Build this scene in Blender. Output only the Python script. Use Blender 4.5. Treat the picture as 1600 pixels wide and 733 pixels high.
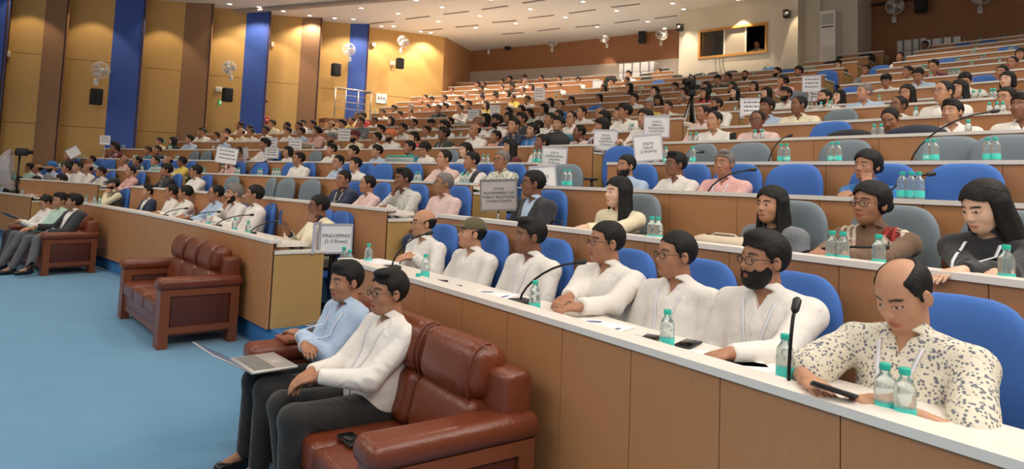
import bpy, bmesh, math, random
import numpy as np
from mathutils import Vector, Matrix, Euler

random.seed(7)
SC = bpy.context.scene
COL = SC.collection
for o in list(bpy.data.objects):
    bpy.data.objects.remove(o, do_unlink=True)

# ------------------------------------------------------------------ camera
CAM_R = Vector((0.84523574, -0.53295382, 0.0392017))
CAM_U = Vector((-0.07116943, -0.03955956, 0.99667946))
CAM_W = Vector((0.52963333, 0.84521906, 0.07136717))
CAM_F = 1050.0          # focal length in pixels of a 1600 wide picture
CAM_CY = -151.95871487694558
CAM = Vector((0.0, 0.0, 1.61))
cd = bpy.data.cameras.new('camera'); cam = bpy.data.objects.new('camera', cd); COL.objects.link(cam)
cam.matrix_world = Matrix(((CAM_R.x, CAM_U.x, -CAM_W.x, CAM.x), (CAM_R.y, CAM_U.y, -CAM_W.y, CAM.y),
                           (CAM_R.z, CAM_U.z, -CAM_W.z, CAM.z), (0, 0, 0, 1)))
cd.sensor_width = 36.0
cd.lens = CAM_F / 1600.0 * 36.0
cd.shift_y = CAM_CY / 1600.0
cd.clip_start = 0.05; cd.clip_end = 200
SC.camera = cam

# ------------------------------------------------------------------ world, lights, exposure
w = bpy.data.worlds.new('hall_air'); SC.world = w; w.use_nodes = True
w.node_tree.nodes['Background'].inputs[0].default_value = (1.0, 0.955, 0.90, 1)
w.node_tree.nodes['Background'].inputs[1].default_value = 0.36
SC.view_settings.view_transform = 'Standard'
SC.view_settings.look = 'None'
SC.view_settings.exposure = -0.12
SC.view_settings.gamma = 1.0
SC.view_settings.use_curve_mapping = False

def ceil_z(x, y=0.0):
    return 6.56 + 0.045 * x

def area(name, loc, rot, sx, sy, power, col=(1.0, 0.92, 0.82)):
    l = bpy.data.lights.new(name, 'AREA'); l.shape = 'RECTANGLE'; l.size = sx; l.size_y = sy
    l.energy = power; l.color = col
    o = bpy.data.objects.new(name, l); COL.objects.link(o); o.location = loc; o.rotation_euler = rot
    return o
# added off-camera area fills over the stage floor and the seats right of frame
area('added_stage_fill', (-4.0, 5.0, 6.2), (0, math.radians(-22), 0), 4.0, 14.0, 600)
area('added_seat_fill', (6.0, -1.5, 6.7), (0, 0, 0), 8.0, 4.0, 480)
area('added_stage_fill', (0.0, -3.0, 6.0), (math.radians(18), 0, 0), 6.0, 3.0, 200)

def srgb(r, g, b):
    f = lambda c: (c / 255.0) / 12.92 if c / 255.0 <= 0.04045 else ((c / 255.0 + 0.055) / 1.055) ** 2.4
    return (f(r), f(g), f(b), 1.0)

# ------------------------------------------------------------------ materials
MATS = {}
def mat(name, col, rough=0.5, metal=0.0, noise=0.0, nscale=20.0, bump=0.0, bscale=80.0, emit=None, estr=0.0,
        trans=0.0, stretch=None, spec=0.5, sheen=0.0, coords='Object', coat=0.0):
    if name in MATS: return MATS[name]
    m = bpy.data.materials.new(name); m.use_nodes = True
    nt = m.node_tree; b = nt.nodes['Principled BSDF']
    b.inputs['Base Color'].default_value = col
    b.inputs['Roughness'].default_value = rough
    b.inputs['Metallic'].default_value = metal
    b.inputs['Specular IOR Level'].default_value = spec
    if sheen: b.inputs['Sheen Weight'].default_value = sheen
    if coat: b.inputs['Coat Weight'].default_value = coat; b.inputs['Coat Roughness'].default_value = 0.25
    if trans:
        b.inputs['Transmission Weight'].default_value = trans
    if emit:
        b.inputs['Emission Color'].default_value = emit; b.inputs['Emission Strength'].default_value = estr
    if noise or bump:
        tc = nt.nodes.new('ShaderNodeTexCoord'); mp = nt.nodes.new('ShaderNodeMapping')
        nt.links.new(tc.outputs[coords], mp.inputs[0])
        if stretch: mp.inputs['Scale'].default_value = stretch
    if noise:
        n = nt.nodes.new('ShaderNodeTexNoise'); n.inputs['Scale'].default_value = nscale; n.inputs['Detail'].default_value = 5
        nt.links.new(mp.outputs[0], n.inputs[0])
        hs = nt.nodes.new('ShaderNodeMix'); hs.data_type = 'RGBA'
        a = [c * (1 - noise) for c in col[:3]] + [1]; c2 = [min(1, c * (1 + noise)) for c in col[:3]] + [1]
        hs.inputs[6].default_value = a; hs.inputs[7].default_value = c2
        nt.links.new(n.outputs[0], hs.inputs[0]); nt.links.new(hs.outputs[2], b.inputs['Base Color'])
    if bump:
        n2 = nt.nodes.new('ShaderNodeTexNoise'); n2.inputs['Scale'].default_value = bscale; n2.inputs['Detail'].default_value = 4
        nt.links.new(mp.outputs[0], n2.inputs[0])
        bp = nt.nodes.new('ShaderNodeBump'); bp.inputs['Strength'].default_value = bump; bp.inputs['Distance'].default_value = 0.01
        nt.links.new(n2.outputs[0], bp.inputs['Height']); nt.links.new(bp.outputs[0], b.inputs['Normal'])
    MATS[name] = m
    return m

WOOD_A = mat('laminate_front', srgb(186, 130, 86), 0.42, noise=0.13, nscale=6, stretch=(26, 26, 1.2))
WOOD_B = mat('laminate_end', srgb(190, 150, 92), 0.42, noise=0.10, nscale=5, stretch=(22, 22, 1.2))
GROOVE = mat('joint_shadow_gap', srgb(70, 45, 30), 0.8)
TOPW = mat('white_worktop', srgb(236, 228, 220), 0.35)
CARPET = mat('blue_carpet', srgb(78, 142, 184), 0.95, noise=0.10, nscale=3.0, bump=0.5, bscale=350, sheen=0.3)
CARPET_D = mat('blue_riser_carpet', srgb(58, 122, 178), 0.95, noise=0.08, nscale=60, bump=0.4, bscale=250)
WALL_WOOD = mat('wall_wood_panel', srgb(208, 164, 98), 0.55, noise=0.07, nscale=4, stretch=(10, 10, .6))
WALL_BROWN = mat('wall_brown_panel', srgb(158, 116, 84), 0.6, noise=0.05, nscale=5)
WALL_BLUE = mat('wall_blue_panel', srgb(62, 92, 176), 0.65, noise=0.05, nscale=7)
WALL_BACK = mat('back_wall_brown', srgb(164, 112, 76), 0.65, noise=0.06, nscale=3)
WALL_CREAM = mat('cream_wall', srgb(224, 212, 194), 0.7, noise=0.03, nscale=2)
WALL_GREY = mat('grey_lower_wall', srgb(205, 192, 180), 0.7, noise=0.04, nscale=3)
CEIL = mat('ceiling_plaster', srgb(240, 232, 222), 0.8, noise=0.02, nscale=2)
SLOT = mat('slot_diffuser', srgb(166, 152, 140), 0.6)
DARKSEAM = mat('dark_seam', srgb(72, 40, 30), 0.7)
LAMP = mat('lamp_glow', (1, 0.9, 0.75, 1), 0.5, emit=(1.0, 0.88, 0.70, 1), estr=7.0)
BLACK = mat('black_plastic', srgb(26, 26, 28), 0.5)
BLACKM = mat('black_metal', srgb(22, 22, 24), 0.35, metal=0.4)
CHROME = mat('chrome', srgb(200, 200, 202), 0.2, metal=1.0)
WHITEP = mat('white_plastic', srgb(232, 226, 220), 0.4)
PAPER = mat('white_paper', srgb(240, 238, 240), 0.7)
INK = mat('ink', srgb(30, 32, 44), 0.7)
BLUEF = mat('blue_chair_fabric', srgb(66, 112, 190), 0.85, noise=0.08, nscale=90, bump=0.15, bscale=400)
GREYF = mat('grey_chair_fabric', srgb(120, 132, 142), 0.85, noise=0.08, nscale=90, bump=0.15, bscale=400)
TEAL = mat('teal_cap', srgb(40, 185, 165), 0.4)
TEALL = mat('teal_label', srgb(70, 205, 195), 0.5)
WATER = mat('clear_bottle', srgb(226, 236, 236), 0.12, trans=0.85, spec=0.6)
LEATHER = mat('brown_leather', srgb(112, 54, 34), 0.30, noise=0.14, nscale=8, bump=0.28, bscale=60, spec=0.5)
LEATHER_D = mat('dark_leather_panel', srgb(84, 38, 26), 0.4, noise=0.1, nscale=10, bump=0.2, bscale=70)
SOFAWOOD = mat('sofa_wood', srgb(124, 66, 38), 0.38, noise=0.15, nscale=6, stretch=(8, 8, 1.5))

# ------------------------------------------------------------------ object helpers
def tag(o, label=None, cat=None, group=None, kind=None):
    if label: o['label'] = label
    if cat: o['category'] = cat
    if group: o['group'] = group
    if kind: o['kind'] = kind
    return o

def empty(name, loc=(0, 0, 0), rz=0.0, scale=1.0):
    o = bpy.data.objects.new(name, None); COL.objects.link(o)
    o.location = loc; o.rotation_euler = (0, 0, rz); o.scale = (scale,) * 3
    o.empty_display_size = 0.1
    return o

class MB:
    """collects shapes into one mesh"""
    def __init__(s): s.v = []; s.f = []; s.m = []; s.sm = []
    def add(s, vs, fs, mi=0, smooth=False):
        n = len(s.v); s.v += [tuple(v) for v in vs]; s.f += [tuple(i + n for i in f) for f in fs]
        s.m += [mi] * len(fs); s.sm += [smooth] * len(fs); return s
    def box(s, x0, x1, y0, y1, z0, z1, mi=0, M=None):
        vs = [Vector(p) for p in ((x0, y0, z0), (x1, y0, z0), (x1, y1, z0), (x0, y1, z0), (x0, y0, z1), (x1, y0, z1), (x1, y1, z1), (x0, y1, z1))]
        if M: vs = [M @ v for v in vs]
        return s.add(vs, [(3, 2, 1, 0), (4, 5, 6, 7), (0, 1, 5, 4), (1, 2, 6, 5), (2, 3, 7, 6), (3, 0, 4, 7)], mi)
    def rbox(s, x0, x1, y0, y1, z0, z1, r=0.02, mi=0, M=None, seg=3):
        """box with every edge rounded (sphere-swept grid)"""
        n = seg
        c = Vector(((x0 + x1) / 2, (y0 + y1) / 2, (z0 + z1) / 2)); h = Vector(((x1 - x0) / 2, (y1 - y0) / 2, (z1 - z0) / 2))
        r = min(r, h.x, h.y, h.z)
        rings = []
        vs = []; fs = []
        nu = 4 * (n + 1); 
        lat = [(-math.pi / 2 + math.pi / 2 * i / n, -1) for i in range(n + 1)] + [(math.pi / 2 * i / n, 1) for i in range(n + 1)]
        for (a, sg) in lat:
            zz = c.z + sg * (h.z - r) + r * math.sin(a)
            for q, (sx, sy) in enumerate(((1, 1), (-1, 1), (-1, -1), (1, -1))):
                for i in range(n + 1):
                    b = math.pi / 2 * q + math.pi / 2 * i / n
                    vs.append(Vector((c.x + sx * (h.x - r) + r * math.cos(a) * math.cos(b), c.y + sy * (h.y - r) + r * math.cos(a) * math.sin(b), zz)))
        L = len(lat)
        for i in range(L - 1):
            for j in range(nu):
                a = i * nu + j; b = i * nu + (j + 1) % nu
                fs.append((a, b, b + nu, a + nu))
        fs.append(tuple(range(nu - 1, -1, -1))); fs.append(tuple((L - 1) * nu + j for j in range(nu)))
        if M: vs = [M @ v for v in vs]
        return s.add(vs, fs, mi, True)
    def tube(s, pts, r, seg=8, mi=0, caps=True):
        pts = [Vector(p) for p in pts]; rs = r if isinstance(r, (list, tuple)) else [r] * len(pts)
        vs = []; fs = []; prev = None
        for i, p in enumerate(pts):
            t = (pts[min(i + 1, len(pts) - 1)] - pts[max(i - 1, 0)])
            if t.length < 1e-9: t = Vector((0, 0, 1))
            t.normalize()
            if prev is None:
                a = t.orthogonal().normalized()
            else:
                a = (prev - t * prev.dot(t))
                a = a.normalized() if a.length > 1e-6 else t.orthogonal().normalized()
            prev = a; b = t.cross(a)
            for k in range(seg):
                an = 2 * math.pi * k / seg
                vs.append(p + (a * math.cos(an) + b * math.sin(an)) * rs[i])
        for i in range(len(pts) - 1):
            for k in range(seg):
                k2 = (k + 1) % seg
                fs.append((i * seg + k, i * seg + k2, (i + 1) * seg + k2, (i + 1) * seg + k))
        if caps:
            fs.append(tuple(range(seg - 1, -1, -1))); fs.append(tuple((len(pts) - 1) * seg + k for k in range(seg)))
        return s.add(vs, fs, mi, True)
    def lathe(s, prof, seg=16, mi=0, M=None):
        """profile [(r, z)] about z"""
        vs = []; fs = []
        for (r, z) in prof:
            for k in range(seg):
                a = 2 * math.pi * k / seg; vs.append(Vector((r * math.cos(a), r * math.sin(a), z)))
        for i in range(len(prof) - 1):
            for k in range(seg):
                k2 = (k + 1) % seg
                fs.append((i * seg + k, i * seg + k2, (i + 1) * seg + k2, (i + 1) * seg + k))
        fs.append(tuple(range(seg - 1, -1, -1))); fs.append(tuple((len(prof) - 1) * seg + k for k in range(seg)))
        if M: vs = [M @ v for v in vs]
        return s.add(vs, fs, mi, True)
    def strip(s, rows, mi=0, smooth=True, thick=0.0):
        """grid of points rows x cols; thick extrudes along -normal"""
        n = len(rows); c = len(rows[0]); vs = [Vector(p) for r in rows for p in r]
        fs = [(i * c + j, i * c + j + 1, (i + 1) * c + j + 1, (i + 1) * c + j) for i in range(n - 1) for j in range(c - 1)]
        if thick:
            nr = (vs[1] - vs[0]).cross(vs[c] - vs[0]).normalized() * thick
            m = len(vs); vs2 = [v - nr for v in vs]
            fs2 = [tuple(i + m for i in reversed(f)) for f in fs]
            edge = [i for i in range(c)] + [i * c + c - 1 for i in range(1, n)] + [(n - 1) * c + j for j in range(c - 2, -1, -1)] + [i * c for i in range(n - 2, 0, -1)]
            side = [(edge[(i + 1) % len(edge)], edge[i], edge[i] + m, edge[(i + 1) % len(edge)] + m) for i in range(len(edge))]
            vs += vs2; fs = fs + fs2 + side
        return s.add(vs, fs, mi, smooth)
    def mesh(s, name, mats):
        me = bpy.data.meshes.new(name); me.from_pydata([tuple(v) for v in s.v], [], s.f)
        for m in (mats if isinstance(mats, (list, tuple)) else [mats]): me.materials.append(m)
        me.polygons.foreach_set('material_index', s.m); me.polygons.foreach_set('use_smooth', s.sm)
        me.update(); return me
    def build(s, name, mats, parent=None, loc=(0, 0, 0), rz=0.0):
        o = bpy.data.objects.new(name, s.mesh(name, mats)); COL.objects.link(o)
        o.location = loc; o.rotation_euler = (0, 0, rz)
        if parent: o.parent = parent
        return o

def put(name, me, parent=None, M=None):
    o = bpy.data.objects.new(name, me); COL.objects.link(o)
    if parent: o.parent = parent
    if M is not None: o.matrix_local = M
    return o

def copy_tree(o, parent=None):
    c = o.copy(); COL.objects.link(c)
    if parent: c.parent = parent
    for k in list(KIDS.get(o.name, [])) or list(o.children):
        copy_tree(k, c)
    return c
KIDS = {}

def text_mesh(txt, size, m, name='lettering', align='CENTER'):
    cu = bpy.data.curves.new(name, 'FONT'); cu.body = txt; cu.size = size; cu.align_x = align; cu.align_y = 'CENTER'
    cu.extrude = 0.0008; cu.resolution_u = 2; cu.space_line = 1.05
    o = bpy.data.objects.new(name, cu); COL.objects.link(o)
    dg = bpy.context.evaluated_depsgraph_get(); dg.update()
    me = bpy.data.meshes.new_from_object(o.evaluated_get(dg)); bpy.data.objects.remove(o); bpy.data.curves.remove(cu)
    me.materials.clear(); me.materials.append(m)
    return me

# ------------------------------------------------------------------ geometry of the tiers
# row: centre x, centre y, radius of the front face, height of the lip
ROW = {1: (-50.738, -0.288, 52.650, 0.987), 2: (-41.684, -0.211, 44.645, 1.307), 3: (-40.471, -0.134, 44.482, 1.594),
       4: (-39.258, -0.056, 44.319, 1.870), 5: (-38.045, 0.021, 44.155, 2.166), 6: (-36.832, 0.098, 43.992, 2.436),
       7: (-35.619, 0.175, 43.828, 2.720), 8: (-33.502, 0.309, 43.543, 3.022), 9: (-32.289, 0.386, 43.379, 3.350),
       10: (-31.076, 0.463, 43.216, 3.669), 11: (-29.863, 0.540, 43.052, 3.986), 12: (-28.650, 0.617, 42.889, 4.276),
       13: (-27.437, 0.694, 42.725, 4.584), 14: (-26.224, 0.771, 42.562, 4.895), 15: (-25.011, 0.848, 42.398, 5.206),
       16: (-23.799, 0.925, 42.235, 5.517)}
DESK = 0.78
def floor_z(k): return ROW[k][3] - DESK
def rp(k, ang, off=0.0, z=0.0):
    cx, cy, R, _ = ROW[k]
    return Vector((cx + (R + off) * math.cos(ang), cy + (R + off) * math.sin(ang), z))
def ang_px(k, px, off=0.0, dz=0.0):
    """angle on row k seen in picture column px"""
    X0, Y0, R, z = ROW[k]; R += off; z += dz
    n = CAM_R * CAM_F - CAM_W * (px - 800)
    c0 = n.x * X0 + n.y * Y0 + n.z * (z - CAM.z); M = math.hypot(n.x, n.y) * R; cc = -c0 / M
    if abs(cc) > 1: return None
    ph = math.atan2(n.y, n.x); best = None
    for t in (ph + math.acos(cc), ph - math.acos(cc)):
        D = Vector((X0 + R * math.cos(t), Y0 + R * math.sin(t), z)) - CAM
        d = D.dot(CAM_W)
        if d > 0 and (best is None or d > best[0]):
            best = (d, math.atan2(math.sin(t), math.cos(t)), 366.5 + CAM_CY - CAM_F * D.dot(CAM_U) / d)
    return best
def ang_y(k, y, off=0.0):
    return math.asin((y - ROW[k][1]) / (ROW[k][2] + off))
def ray(px, py): return CAM_W + CAM_R * ((px - 800) / CAM_F) - CAM_U * ((py - 366.5 - CAM_CY) / CAM_F)
def on_z(px, py, z):
    d = ray(px, py); return CAM + d * ((z - CAM.z) / d.z)
def on_plane(px, py, p0, n):
    d = ray(px, py); return CAM + d * ((Vector(p0) - CAM).dot(n) / d.dot(n))
def on_ceiling(px, py):
    # z = 6.56 + .045 x
    return on_plane(px, py, (0, 0, 6.56), Vector((-0.045, 0, 1)))
def project(P):
    D = Vector(P) - CAM; d = D.dot(CAM_W)
    return 800 + CAM_F * D.dot(CAM_R) / d, 366.5 + CAM_CY - CAM_F * D.dot(CAM_U) / d, d

FOCUS = Vector((-10.0, 8.0, 0))
def face_rz(P, k=None):
    """people and chairs turn between their row's own normal and the middle of the stage"""
    a = (FOCUS - Vector((P[0], P[1], 0)))
    return math.atan2(a.y, a.x)

# sections: name -> {row: (a_left_end(high angle), a_right_end(low angle))}
BLOCKS = {'left': {}, 'middle': {}, 'right': {}}
def A(k, px): return ang_px(k, px)[1]
Lend = {1: 47, 2: 152, 3: 251, 4: 342, 5: 410, 6: 471, 10: 751, 11: 793, 12: 835, 13: 875, 14: 907, 15: 935, 16: 961}
Mst = {1: 122, 3: 314, 4: 389, 5: 433, 6: 507, 11: 836, 12: 878}
Mend = {1: 424, 2: 602, 3: 736, 4: 839, 5: 925, 6: 1000, 7: 1066, 8: 1154, 9: 1190, 10: 1210, 11: 1256, 12: 1288, 13: 1318, 14: 1340, 15: 1357, 16: 1380}
Rst = {1: 530, 2: 683, 3: 815, 4: 949, 5: 1037, 6: 1075, 7: 1163, 8: 1207, 9: 1317, 10: 1313, 11: 1345, 12: 1369, 13: 1395, 14: 1416, 15: 1430, 16: 1455}
Wst = {1: None, 2: 32, 3: 65, 4: 111, 5: 163, 6: 262, 7: 321, 8: 480, 9: 565, 10: 580, 11: 592, 12: 620, 13: 642, 14: 690, 15: 700, 16: 710}
YL = {7: 16.0, 8: 16.1, 9: 16.2}
YM = {2: 13.9, 7: 15.2, 8: 15.3, 9: 15.35, 10: 15.5, 13: 15.9, 14: 16.05, 15: 16.2, 16: 16.4}
Mtop = {15: 1256, 16: 1262}
for k in ROW:
    le = A(k, Lend[k]) if k in Lend else ang_y(k, YL[k])
    ms = A(k, Mst[k]) if k in Mst else ang_y(k, YM[k])
    ws = A(k, Wst[k]) if Wst[k] else math.radians(23)
    if k in (3, 4, 5): ws += .004
    BLOCKS['left'][k] = (ws, le)
    BLOCKS['middle'][k] = (A(k, Mtop[k]) if k in Mtop else ms, A(k, Mend[k]))
    BLOCKS['right'][k] = (A(k, Rst[k]), math.radians(-1.2) if k < 8 else math.radians(1.0))
BLOCKS['upper'] = {k: (ang_y(k, {15: 16.2, 16: 16.4}[k]), A(k, 1052)) for k in (15, 16)}
for k in ROW:
    if k < 15: BLOCKS['upper'][k] = (-3.0, -3.0)
ORD = ['zeroth', 'first', 'second', 'third', 'fourth', 'fifth', 'sixth', 'seventh', 'eighth', 'ninth', 'tenth', 'eleventh',
       'twelfth', 'thirteenth', 'fourteenth', 'fifteenth', 'sixteenth', 'seventeenth', 'eighteenth', 'nineteenth', 'twentieth'] + ['%dth' % i for i in range(21, 60)]
BL = {'upper': 'small upper block', 'left': 'left-hand block', 'middle': 'middle block', 'right': 'right-hand block'}

# ------------------------------------------------------------------ structure: floors
mb = MB(); mb.box(-9, 1.0, -6, 26, -0.25, 0.0)
# stage level floor runs to the riser of the first row
f = MB()
pts = [rp(1, math.radians(a), 0.06, 0.0) for a in np.linspace(-7, 28, 60)]
vs = [Vector((-9, p.y, 0)) for p in pts] + pts
n = len(pts)
f.add(vs + [v - Vector((0, 0, .2)) for v in vs], [(i, n + i, n + i + 1, i + 1) for i in range(n - 1)] + [(2 * n + i + 1, 3 * n + i + 1, 3 * n + i, 2 * n + i) for i in range(n - 1)])
tag(f.build('floor', CARPET), 'pale blue carpet of the flat floor before the first row', kind='structure')

def sector(k, off0, off1, a0, a1, z0, z1, n=24, k1=None):
    """solid between radius off0 of row k and off1 of row k1"""
    k1 = k1 or k; m = MB(); angs = np.linspace(a0, a1, n + 1)
    vs = []
    for a in angs:
        p = rp(k, a, off0); q = rp(k1, a, off1)
        vs += [(p.x, p.y, z0), (q.x, q.y, z0), (q.x, q.y, z1), (p.x, p.y, z1)]
    fs = []
    for i in range(n):
        b = 4 * i; c = b + 4
        fs += [(b, c, c + 1, b + 1), (b + 3, b + 2, c + 2, c + 3), (b, b + 3, c + 3, c), (b + 1, c + 1, c + 2, b + 2)]
    fs += [(0, 1, 2, 3), (4 * n + 3, 4 * n + 2, 4 * n + 1, 4 * n)]
    m.add(vs, fs); return m
rows = sorted(ROW)
for i, k in enumerate(rows):
    k1 = rows[i + 1] if i + 1 < len(rows) else k
    o1 = 0.05 if k1 != k else 2.2
    m = sector(k, 0.05, o1, math.radians(-6), math.radians(31), floor_z(k) - (0.45 if k > 1 else 0.2), floor_z(k), 40, k1)
    tag(m.build('floor', CARPET_D if k == 1 else CARPET), 'blue carpeted step carrying the %s row' % ORD[k], kind='structure')

# ------------------------------------------------------------------ desk rows
def desk_row(block, k):
    a_hi, a_lo = BLOCKS[block][k]
    root = empty('desk_row', rp(k, (a_hi + a_lo) / 2, 0, floor_z(k)))
    base = root.location.copy(); lab = 'curved wood-fronted desk with white top, %s row of the %s' % (ORD[k], BL[block])
    tag(root, lab, 'desk', 'curved desk rows')
    inv = Matrix.Translation(-base)
    R = ROW[k][2]; z = ROW[k][3]; L = (a_hi - a_lo) * R
    pw = 0.43 if k == 1 else (0.62 if k < 8 else 0.8)
    n = max(1, round(L / pw)); zb = floor_z(k)
    da = (a_hi - a_lo) / n
    # one panel mesh shared by the whole row, set round the arc
    w_ = da * R - 0.004
    pm = MB(); pm.box(0.0, 0.02, -w_ / 2, w_ / 2, 0, z - zb); me = pm.mesh('front_panel', WOOD_A)
    for i in range(n):
        a = a_lo + da * (i + .5)
        P = rp(k, a, 0, zb) - base
        put('front_panel', me, root, Matrix.Translation(P) @ Matrix.Rotation(a - 0, 4, 'Z'))
    m = sector(k, 0.022, 0.032, a_lo, a_hi, zb, z - .01, n * 1 if n > 6 else 6); m.v = [inv @ Vector(v) for v in m.v]
    m.build('backing_board', GROOVE, root)
    e = 0.10 / R
    lo = a_lo + (e if block != 'right' else 0); hi = a_hi - (e if block != 'left' else 0)
    nn = max(6, n)
    m = sector(k, -0.014, 0.10, a_lo, a_hi, z, z + .028, nn); m.v = [inv @ Vector(v) for v in m.v]
    m.build('ledge', TOPW, root)
    m = sector(k, 0.09, 0.40, lo, hi, z - .045, z - 0.012, nn); m.v = [inv @ Vector(v) for v in m.v]
    m.build('worktop', TOPW, root)
    for s_, a in ((1, a_hi), (-1, a_lo)):
        if (block == 'left' and s_ == 1) or (block == 'right' and s_ == -1): continue
        a2 = a - s_ * 0.055 / R
        m = sector(k, 0.034, 0.52, min(a, a2), max(a, a2), zb - (.12 if k > 1 else 0), z - 0.10, 2); m.v = [inv @ Vector(v) for v in m.v]
        ep = m.build('end_panel', WOOD_B, root); ep['label'] = 'yellowish end panel'
        a3 = a - s_ * 0.16 / R; a = a + s_ * 0.012 / R
        m = sector(k, 0.034, 0.53, min(a, a3), max(a, a3), z - 0.10, z - 0.075, 2); m.v = [inv @ Vector(v) for v in m.v]
        m.build('end_shelf', TOPW, root)
    return root
for b in BLOCKS:
    for k in rows:
        if BLOCKS[b][k][0] - BLOCKS[b][k][1] > 0.004: desk_row(b, k)
def top_z(k, ): return ROW[k][3] - 0.012

# ------------------------------------------------------------------ left wall, sawtooth of wood, brown and blue panels
def wall_pt(px, off=0.0):
    # wall base line y = 21.56+... measured in plan
    n0 = Vector((-0.04, 1, 0)); P = on_plane(px, 120, (0, 22.05 - off, 0), n0); return Vector((P.x, P.y, 0))
segs = [(-330, -60, WALL_WOOD), (-60, 4, WALL_BLUE), (4, 62, WALL_WOOD), (62, 98, WALL_BROWN), (98, 171, WALL_WOOD), (171, 219, WALL_BLUE), (219, 282, WALL_WOOD), (282, 326, WALL_BROWN),
        (326, 379, WALL_WOOD), (379, 417, WALL_BLUE), (417, 467, WALL_WOOD), (467, 498, WALL_BROWN), (498, 543, WALL_WOOD), (543, 573, WALL_BLUE), (573, 692, WALL_WOOD)]
wl = empty('wall_left', (0, 21.7, 0)); tag(wl, 'tall side wall of wood, brown and blue panels', kind='structure')
def wall_panel(p, q, z0, z1, m, th=0.06, parent=None, name='wall_panel'):
    d = (q - p); d.normalize(); nrm = Vector((d.y, -d.x, 0))   # towards the hall (-y)
    mb = MB(); b = parent.location if parent else Vector()
    P = [p, q, q - nrm * th, p - nrm * th]
    zt = [ceil_z(v.x) if z1 is None else z1 for v in P]
    vs = [Vector((v.x, v.y, z0)) - b for v in P] + [Vector((v.x, v.y, zt[i])) - b for i, v in enumerate(P)]
    mb.add(vs, [(0, 1, 2, 3), (7, 6, 5, 4), (4, 5, 1, 0), (5, 6, 2, 1), (6, 7, 3, 2), (7, 4, 0, 3)])
    return mb.build(name, m, parent)
for i, (a, b, m) in enumerate(segs):
    wood = m is WALL_WOOD
    p = wall_pt(a, 0.0 if wood else 0.22); q = wall_pt(b, 0.22 if wood else 0.55)
    if b == 692: q = wall_pt(b, 0.0)
    if wood:
        zc = [0.0, 2.75, 4.6, None]
        for j in range(3):
            wall_panel(p, q, zc[j] + (0.006 if j else 0), None if zc[j + 1] is None else zc[j + 1] - 0.006, m, parent=wl)
        wall_panel(p + Vector((0, .03, 0)), q + Vector((0, .03, 0)), 0, None, GROOVE, parent=wl, name='joint_backing')
    else:
        wall_panel(p, q, 0, None, m, parent=wl)
        # return face to the next panel, seen as a dark seam
        r_ = wall_pt(b + 1.5, -0.02)
        wall_panel(q, Vector((q.x + .02, r_.y + .1, 0)), 0, None, DARKSEAM, th=.04, parent=wl, name='return_strip')
# corner piece and back wall
corner = wall_pt(692, 0.0)
c2 = on_plane(733, 120, rp(16, math.radians(31), 1.2), Vector((math.cos(math.radians(24)), math.sin(math.radians(24)), 0)))
bw_a = [A(16, px) for px in (733, 800, 900, 1000, 1064)]
BK = 1.7
wc = empty('wall_corner', (corner.x, corner.y, 0)); tag(wc, 'plain wood wall piece joining the side wall and the back wall', kind='structure')
p733 = ang_px(16, 733, BK); P733 = rp(16, p733[1], BK)
wall_panel(corner, Vector((P733.x, P733.y, 0)), 0, None, mat('corner_wood', srgb(196, 146, 100), 0.6, noise=.05, nscale=4), parent=wc)
wb = empty('wall_back', (rp(16, .25, BK).x, rp(16, .25, BK).y, 5)); tag(wb, 'curved back wall, brown above and pale grey below', kind='structure')
def arc_wall(parent, k, off, a_hi, a_lo, z0, z1, m, name, n=14):
    mbb = MB(); vs = []
    for a in np.linspace(a_hi, a_lo, n + 1):
        p = rp(k, a, off); q = rp(k, a, off + .12); zt = z1 if z1 else None
        for v, zz in ((p, z0), (q, z0), (q, zt or ceil_z(q.x)), (p, zt or ceil_z(p.x))): vs.append(Vector((v.x, v.y, zz)) - parent.location)
    fs = []
    for i in range(n):
        b = 4 * i; c = b + 4; fs += [(b, b + 1, c + 1, c), (b + 3, c + 3, c + 2, b + 2), (b, c, c + 3, b + 3), (b + 1, b + 2, c + 2, c + 1)]
    fs += [(0, 3, 2, 1), (4 * n, 4 * n + 1, 4 * n + 2, 4 * n + 3)]
    mbb.add(vs, fs); return mbb.build(name, m, parent)
aL = p733[1]; aB = ang_px(16, 1075, BK)[1]; aR1 = ang_px(16, 1342, BK)[1]; aEnd = math.radians(-3)
ZM = 6.28
arc_wall(wb, 16, BK, aL, aB, ZM, None, WALL_BACK, 'brown_panel')
arc_wall(wb, 16, BK - .02, aL, aB, 3.5, ZM, WALL_GREY, 'grey_panel')
arc_wall(wb, 16, BK, aR1, aEnd, 5.99, None, WALL_BACK, 'brown_panel')
arc_wall(wb, 16, BK - .02, aR1, aEnd, 4.0, 5.99, WALL_BACK, 'brown_panel')
arc_wall(wb, 16, BK - .05, aR1, aR1 - .12, 7.22, 7.30, DARKSEAM, 'trim_strip')

# ceiling
cm = MB(); cm.add([(-9, -8, ceil_z(-9)), (24, -8, ceil_z(24)), (24, 30, ceil_z(24)), (-9, 30, ceil_z(-9)),
                   (-9, -8, ceil_z(-9) + .2), (24, -8, ceil_z(24) + .2), (24, 30, ceil_z(24) + .2), (-9, 30, ceil_z(-9) + .2)],
                  [(0, 3, 2, 1), (4, 5, 6, 7), (0, 1, 5, 4), (1, 2, 6, 5), (2, 3, 7, 6), (3, 0, 4, 7)])
tag(cm.build('ceiling', CEIL), 'pale ceiling dotted with downlights', kind='structure')
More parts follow.
